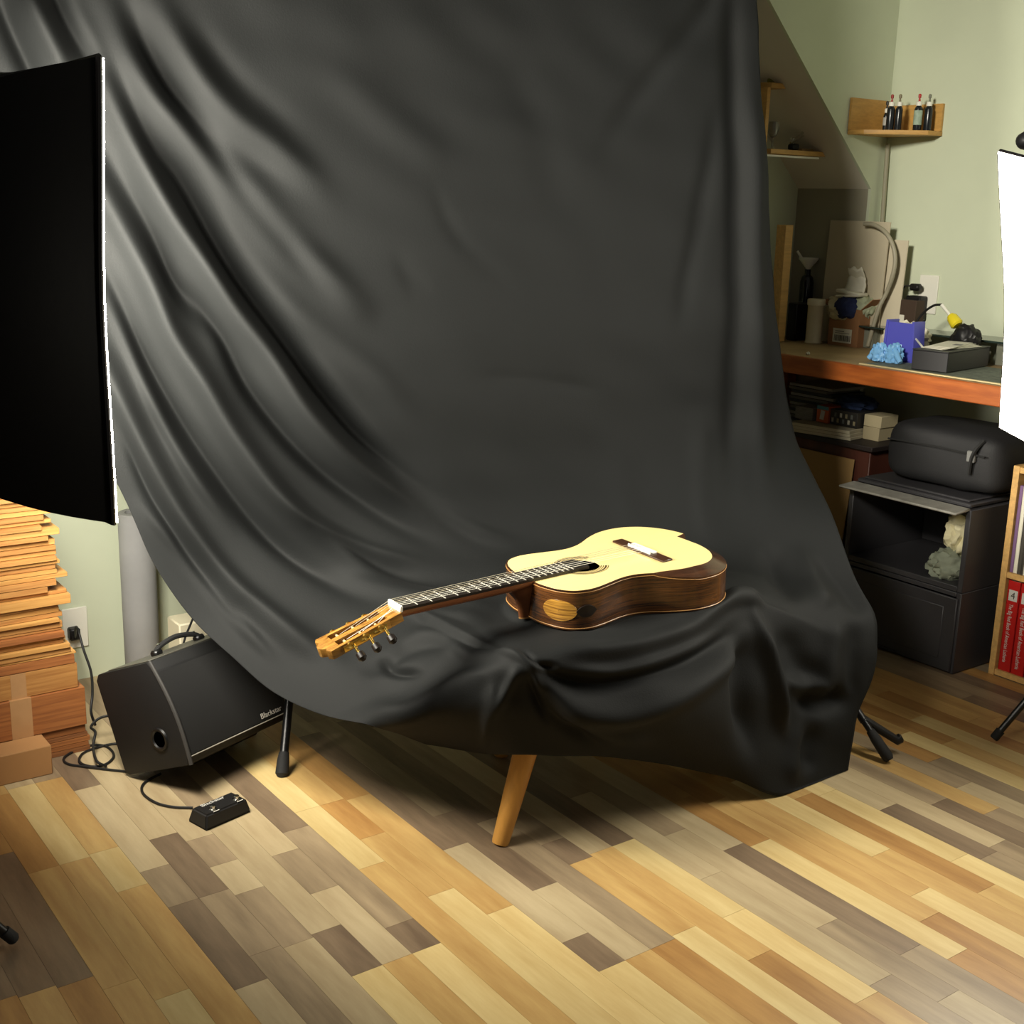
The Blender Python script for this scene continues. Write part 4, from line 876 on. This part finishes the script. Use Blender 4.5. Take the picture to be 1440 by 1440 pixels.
# dark plastic cubes, bag
m_cube = mat('charcoal_plastic', (58, 57, 60), .42, noise_amt=.08, noise_scale=4, bump=.05, bump_scale=300)
m_cubef = mat('charcoal_door', (52, 51, 54), .35, noise_amt=.1, noise_scale=4)
m_deep = mat('dark_inside', (30, 29, 31), .7)
CW, CD, CH = .45, .40, .258
def cube(label, z, opened):
    t = thing('storage_cube', label, 'storage cube', P(3.225, 2.095, z), (0, 0, ROT))
    for nm, c, d in (('side', (CD/2, .009, CH/2), (CD, .018, CH)), ('side', (CD/2, CW-.009, CH/2), (CD, .018, CH)), ('shelf_top', (CD/2, CW/2, CH-.008), (CD, CW-.037, .015)), ('shelf_bottom', (CD/2, CW/2, .009), (CD, CW-.037, .018)), ('back', (CD-.008, CW/2, CH/2), (.012, CW-.037, CH-.035))):
        obj(nm, M().box(c, d, .002), m_cube, t)
    if not opened:
        dd = obj('door', M().box((-.004, CW/2, CH/2-.006), (.008, CW-.014, CH-.022), .003), m_cubef, t)
        obj('door_panel', M().box((-.0085, CW/2, CH/2-.006), (.003, CW-.10, CH-.09), .002), m_cubef, dd)
        obj('finger_grip', M().box((-.010, CW-.15, .012), (.008, .20, .006), .001), m_deep, dd)
    else:
        dr = obj('raised_door', M().box((-.030, CW/2, CH-.002), (.075, CW-.014, .008), .003, rot=Matrix.Rotation(R(-4), 3, 'Y')), mat('grey_flap', (150, 148, 140), .5, noise_amt=.2, noise_scale=30), t)
    return t
cube('lower charcoal plastic storage cube with closed door on the floor', .002, False)
cube('upper charcoal plastic storage cube with raised flap and rags inside', .002+CH+.001, True)
ZCu = .002+2*CH+.001
tr = thing('shallow_tray', 'shallow charcoal tray lying on top of the upper storage cube', 'tray', P(3.24, 2.11, ZCu), (0, 0, ROT))
obj('plate', M().box((.17, .21, .008), (.34, .42, .014), .004), m_cube, tr); obj('raised_rim', M().box((.17, .21, .018), (.31, .39, .008), .003), m_cube, tr)
rag('rag', 'cream rag stuffed inside the upper storage cube', 'rag', (226, 218, 180), 3.36, 2.185, .002+CH+.022+.08, (.075, .055, .08), 17, .3)
rag('rag', 'grey-green rag lying at the bottom of the upper storage cube', 'rag', (140, 146, 128), 3.31, 2.195, .002+CH+.022, (.07, .065, .05), 18, .3)
bg = thing('camera_bag', 'black soft equipment bag lying on the storage cube under the bench', 'bag', P(3.28, 2.08, ZCu+.0225), (0, 0, ROT))
m_nylon = mat('black_nylon', (26, 26, 28), .7, bump=.2, bump_scale=400)
def superbox(c, d, e=.38, n=28, seed=3, amp=.006):
    rows = []; pw = lambda a, k: math.copysign(abs(a)**k, a)
    for i in range(n+1):
        ph = -math.pi/2+math.pi*i/n; row = []
        for j in range(2*n+1):
            th = 2*math.pi*j/(2*n); p = Vector((pw(math.cos(ph), e)*pw(math.cos(th), e)*d[0]/2, pw(math.cos(ph), e)*pw(math.sin(th), e)*d[1]/2, pw(math.sin(ph), e)*d[2]/2))
            row.append(p*(1+amp*8*noise.noise(p*11+Vector((seed, 0, 0))))+Vector(c))
        rows.append(row)
    return M().grid(rows)
sb_ = superbox((.16, .20, .098), (.30, .42, .19))
for v in sb_.v: v.z = max(v.z, .001)
obj('body', sb_, m_nylon, bg, ang=80)
obj('zip', M().tube([(.004, .03, .13), (-.001, .2, .135), (.004, .38, .13)], .003, 6), m_rubber, bg)
obj('buckle', M().box((.003, .075, .125), (.012, .028, .035), .003), mat('grey_buckle', (120, 120, 118), .4), bg)
obj('strap', M().tube(crom([(.02, .05, .175), (.0, .06, .15), (-.004, .07, .12), (.0, .075, .07)], 5), .006, 6), m_rubber, bg)

# ------------------------------------------------------------------ bookcase with magazines and books
bc = thing('bookcase', 'small pine bookcase beside the charcoal storage cubes', 'bookcase', P(3.335, 2.045, 0), (0, 0, ROT))
BH, BD, BWd = .655, .25, .62
obj('side', M().box((BD/2, -.010, BH/2), (BD, .020, BH), .001), m_pine, bc)
obj('side', M().box((BD/2, -BWd+.010, BH/2), (BD, .020, BH), .001), m_pine, bc)
for z_ in (.012, .322, BH-.011): obj('shelf', M().box((BD/2, -BWd/2, z_), (BD-.001, BWd-.041, .018), .001), m_pine, bc)
obj('back', M().box((BD-.004, -BWd/2, BH/2), (.006, BWd-.041, BH-.03)), m_pine, bc)
tag(obj('dark_strap', M().box((0, 0, .012), (.03, .34, .024), .004), m_nylon, loc=P(3.325, 1.90, .615), rot=(R(4), 0, ROT)), 'black strap hanging across the top of the magazines in the bookcase', 'strap') if False else None
def book(label, y, th, h, d, cover, pages, z, num=None, title=None, sub=None, group=None, name='book'):
    t = thing(name, label, name if name == 'book' else 'magazine', P(3.335, 2.045, 0)+U*.008+V*y+Vector((0, 0, z)), (0, 0, ROT), group)
    obj('cover', M().box((.001, 0, h/2), (.002, th, h), .0006).box((d/2, th/2-.001, h/2), (d, .002, h)).box((d/2, -th/2+.001, h/2), (d, .002, h)), cover, t)
    obj('pages', M().box((d/2-.002, 0, h/2), (d-.008, th-.0045, h-.006)), pages, t, smooth=False)
    if num:
        pl_ = obj('number_panel', M().box((-.0004, 0, h-.045), (.0006, th*.72, .034)), m_print, t, smooth=False)
        text('number', num, .030, m_ink, pl_, (-.001, 0, h-.046), (0, -1, 0), (0, 0, 1), 'CENTER', ext=.0002)
    if title: text('title', title, th*.46, m_print, t, (-.0006, .003, h-.072), (0, 0, -1), (0, -1, 0), ext=.0002, xscale=.62)
    if sub: text('subtitle', sub, th*.22, m_print, t, (-.0006, -.010, h-.075), (0, 0, -1), (0, -1, 0), ext=.0002, xscale=.8)
    return t
m_pages = mat('book_pages', (206, 198, 172), .8, noise_amt=.1, noise_scale=60, stretch=(1, 30, 1))
m_redc = mat('red_book_cover', (186, 30, 28), .35); m_bluec = mat('blue_book_cover', (36, 58, 108), .4)
book('red hardcover book marked 4, standing against the bookcase side', -.046, .040, .285, .21, m_redc, m_pages, .0215, '4', 'The Big Red Book of American Lutherie')
book('red hardcover book marked 5, between the other red book and a blue one', -.090, .042, .285, .21, m_redc, m_pages, .0215, '5', 'The Big Red Book of American Lutherie')
book('dark blue hardcover book next to the red number 5 book', -.133, .038, .250, .19, m_bluec, m_pages, .0215, None, '            WESTERN MUSIC')
rm = random.Random(5); y = -.024
for i in range(26):
    th = rm.uniform(.006, .014); y -= th/2
    c = (222, 218, 200) if i not in (2, 3, 7) else (70, 66, 60)
    if i == 0: c = (120, 90, 130)
    book({True: 'white magazine spine in the row on the upper shelf', False: 'dark magazine among the white ones on the upper shelf'}[c[0] > 200] if i else 'thin purple magazine at the end of the upper shelf row', y, th, .262+rm.uniform(-.012, .010), .20, mat('magazine_cover_%d' % c[0], c, .5), m_pages, .3315, group='magazines on the upper shelf' if i else None, name='magazine')
    y -= th/2+.0006
    if y < -.30: break

KS = KB
# ------------------------------------------------------------------ shelves up in the corner
cs = thing('corner_shelf', 'small wooden corner shelf with upright back panels and a cut-off front corner', 'shelf', B(4.70, 3.684, 1.686), (0, 0, ROT))
m_shelfw = mat('honey_shelf_wood', (190, 146, 78), .5, noise_amt=.12, noise_scale=5, stretch=(6, 6, 20))
obj('board', M().prism([(-.003, -.003), (-.003, -.285), (-.10, -.285), (-.272, -.09), (-.272, -.003)], 0, .018, bev=.001), m_shelfw, cs)
obj('back_panel', M().box((-.142, -.009, .085), (.26, .014, .132), .001), m_shelfw, cs)
obj('back_panel', M().box((-.009, -.15, .075), (.014, .266, .112), .001), m_shelfw, cs)
def squeeze(label, u, v, rgbl, cap, h=.085, r=.017, lab=True):
    t = thing('glue_bottle', label, 'bottle', B(u, v, 1.7045), (0, 0, ROT+R(20)))
    obj('body', M().lathe([(r*.95, 0), (r, .003), (r, h), (r*.85, h+.008), (r*.5, h+.013), (r*.5, h+.016)], n=18), mat('dark_bottle', (26, 30, 34), .25), t)
    if lab: obj('label', M().lathe([(r+.0006, .022), (r+.0008, .023), (r+.0008, h-.006), (r+.0006, h-.005)], n=18), mat('label_%d_%d' % rgbl[:2], rgbl, .6, noise_amt=.25, noise_scale=40), t)
    c = obj('cap', M().lathe([(r*.72, h+.014), (r*.72, h+.030), (r*.45, h+.032)], n=16), m_white, t)
    obj('nozzle', M().lathe([(.005, h+.032), (.003, h+.045), (.006, h+.046), (.0065, h+.058), (.003, h+.062)], n=12), mat('tip_%d' % cap[0], cap, .4), c)
squeeze('dark bottle with a red tip on the corner shelf next to the dark-tipped bottle', 4.545, 3.555, (60, 66, 72), (150, 44, 40), lab=False)
squeeze('slim dark bottle with a pale tip on the corner shelf', 4.56, 3.525, (60, 66, 72), (120, 110, 84), r=.015, lab=False)
squeeze('bottle with a green and white label and red tip on the corner shelf', 4.59, 3.45, (150, 168, 150), (176, 40, 40))
squeeze('dark bottle with a clear tip at the end of the corner shelf', 4.625, 3.425, (60, 66, 72), (110, 112, 96), lab=False)
squeeze('small dark bottle with black and white label at the back of the corner shelf', 4.555, 3.585, (170, 168, 160), (40, 40, 40), h=.06, r=.012)
# plank shelf under the slope
ls = thing('plank_shelf', 'wooden plank shelf under the roof slope holding glassware', 'shelf', B(4.15, 3.86, 1.598), (0, 0, ROT))
obj('plank', M().box((.235, .06, .010), (.50, .16, .020), .001), m_shelfw, ls)
obj('light_strip', M().box((.12, -.01, -.008), (.36, .012, .008)), m_white, ls)
obj('upright', M().box((-.02, .04, .14), (.02, .06, .30), .001), m_shelfw, ls)
obj('upper_plank', M().box((.03, .06, .278), (.12, .14, .020), .001), m_shelfw, ls)
obj('bracket', M().box((.45, .135, .03), (.02, .22, .02)), m_shelfw, ls)
m_glassy = mat('clear_glass', (210, 208, 200), .08, spec=.8); m_glassy.node_tree.nodes['Principled BSDF'].inputs['Transmission Weight'].default_value = .9
zs = 1.6185
tag(obj('wine_glass', M().lathe([(.024, 0), (.022, .002), (.004, .006), (.004, .045), (.018, .060), (.026, .085), (.022, .115), (.020, .115), (.023, .085), (.014, .062)], n=20), m_glassy, loc=B(4.205, 3.90, zs)), 'stemmed clear glass on the plank shelf beside the upright', 'glass')
cl_ = thing('chrome_clamp', 'small chrome clamp with angled arms on the plank shelf', 'clamp', B(4.33, 3.89, zs), (0, 0, ROT))
obj('base', M().box((0, 0, .015), (.05, .03, .028), .006), m_black, cl_)
obj('arm', M().tube([(-.02, 0, .03), (.01, 0, .05), (.05, 0, .075), (.065, 0, .11)], [.006, .007, .006, .008], 8), m_chrome, cl_)
obj('arm', M().tube([(-.02, 0, .05), (.03, 0, .055), (.06, 0, .065)], .004, 8), m_chrome, cl_)
for i, (u, lbl, c, d) in enumerate(((4.43, 'flat pale wood offcut on the plank shelf', (170, 140, 96), (.10, .05, .012)), (4.50, 'dark wood offcut near the end of the plank shelf', (84, 60, 44), (.07, .05, .016)), (4.56, 'small brown offcut at the end of the plank shelf', (120, 88, 58), (.05, .05, .012)))):
    uvb('wood_offcut', lbl, 'offcut', (u, 3.91), d, mat('offcut_%d' % i, c, .7), zs, R(8*i))
jj = thing('small_jar', 'small yellow-green jar with a pale lid on the upper plank', 'jar', B(4.185, 3.91, 1.8865), (0, 0, ROT))
obj('body', M().lathe([(.018, 0), (.02, .003), (.02, .028), (.016, .031)], n=16), mat('olive_glass', (120, 116, 40), .3), jj)
obj('lid', M().lathe([(.02, .031), (.02, .045), (.017, .046)], n=16), m_white, jj)
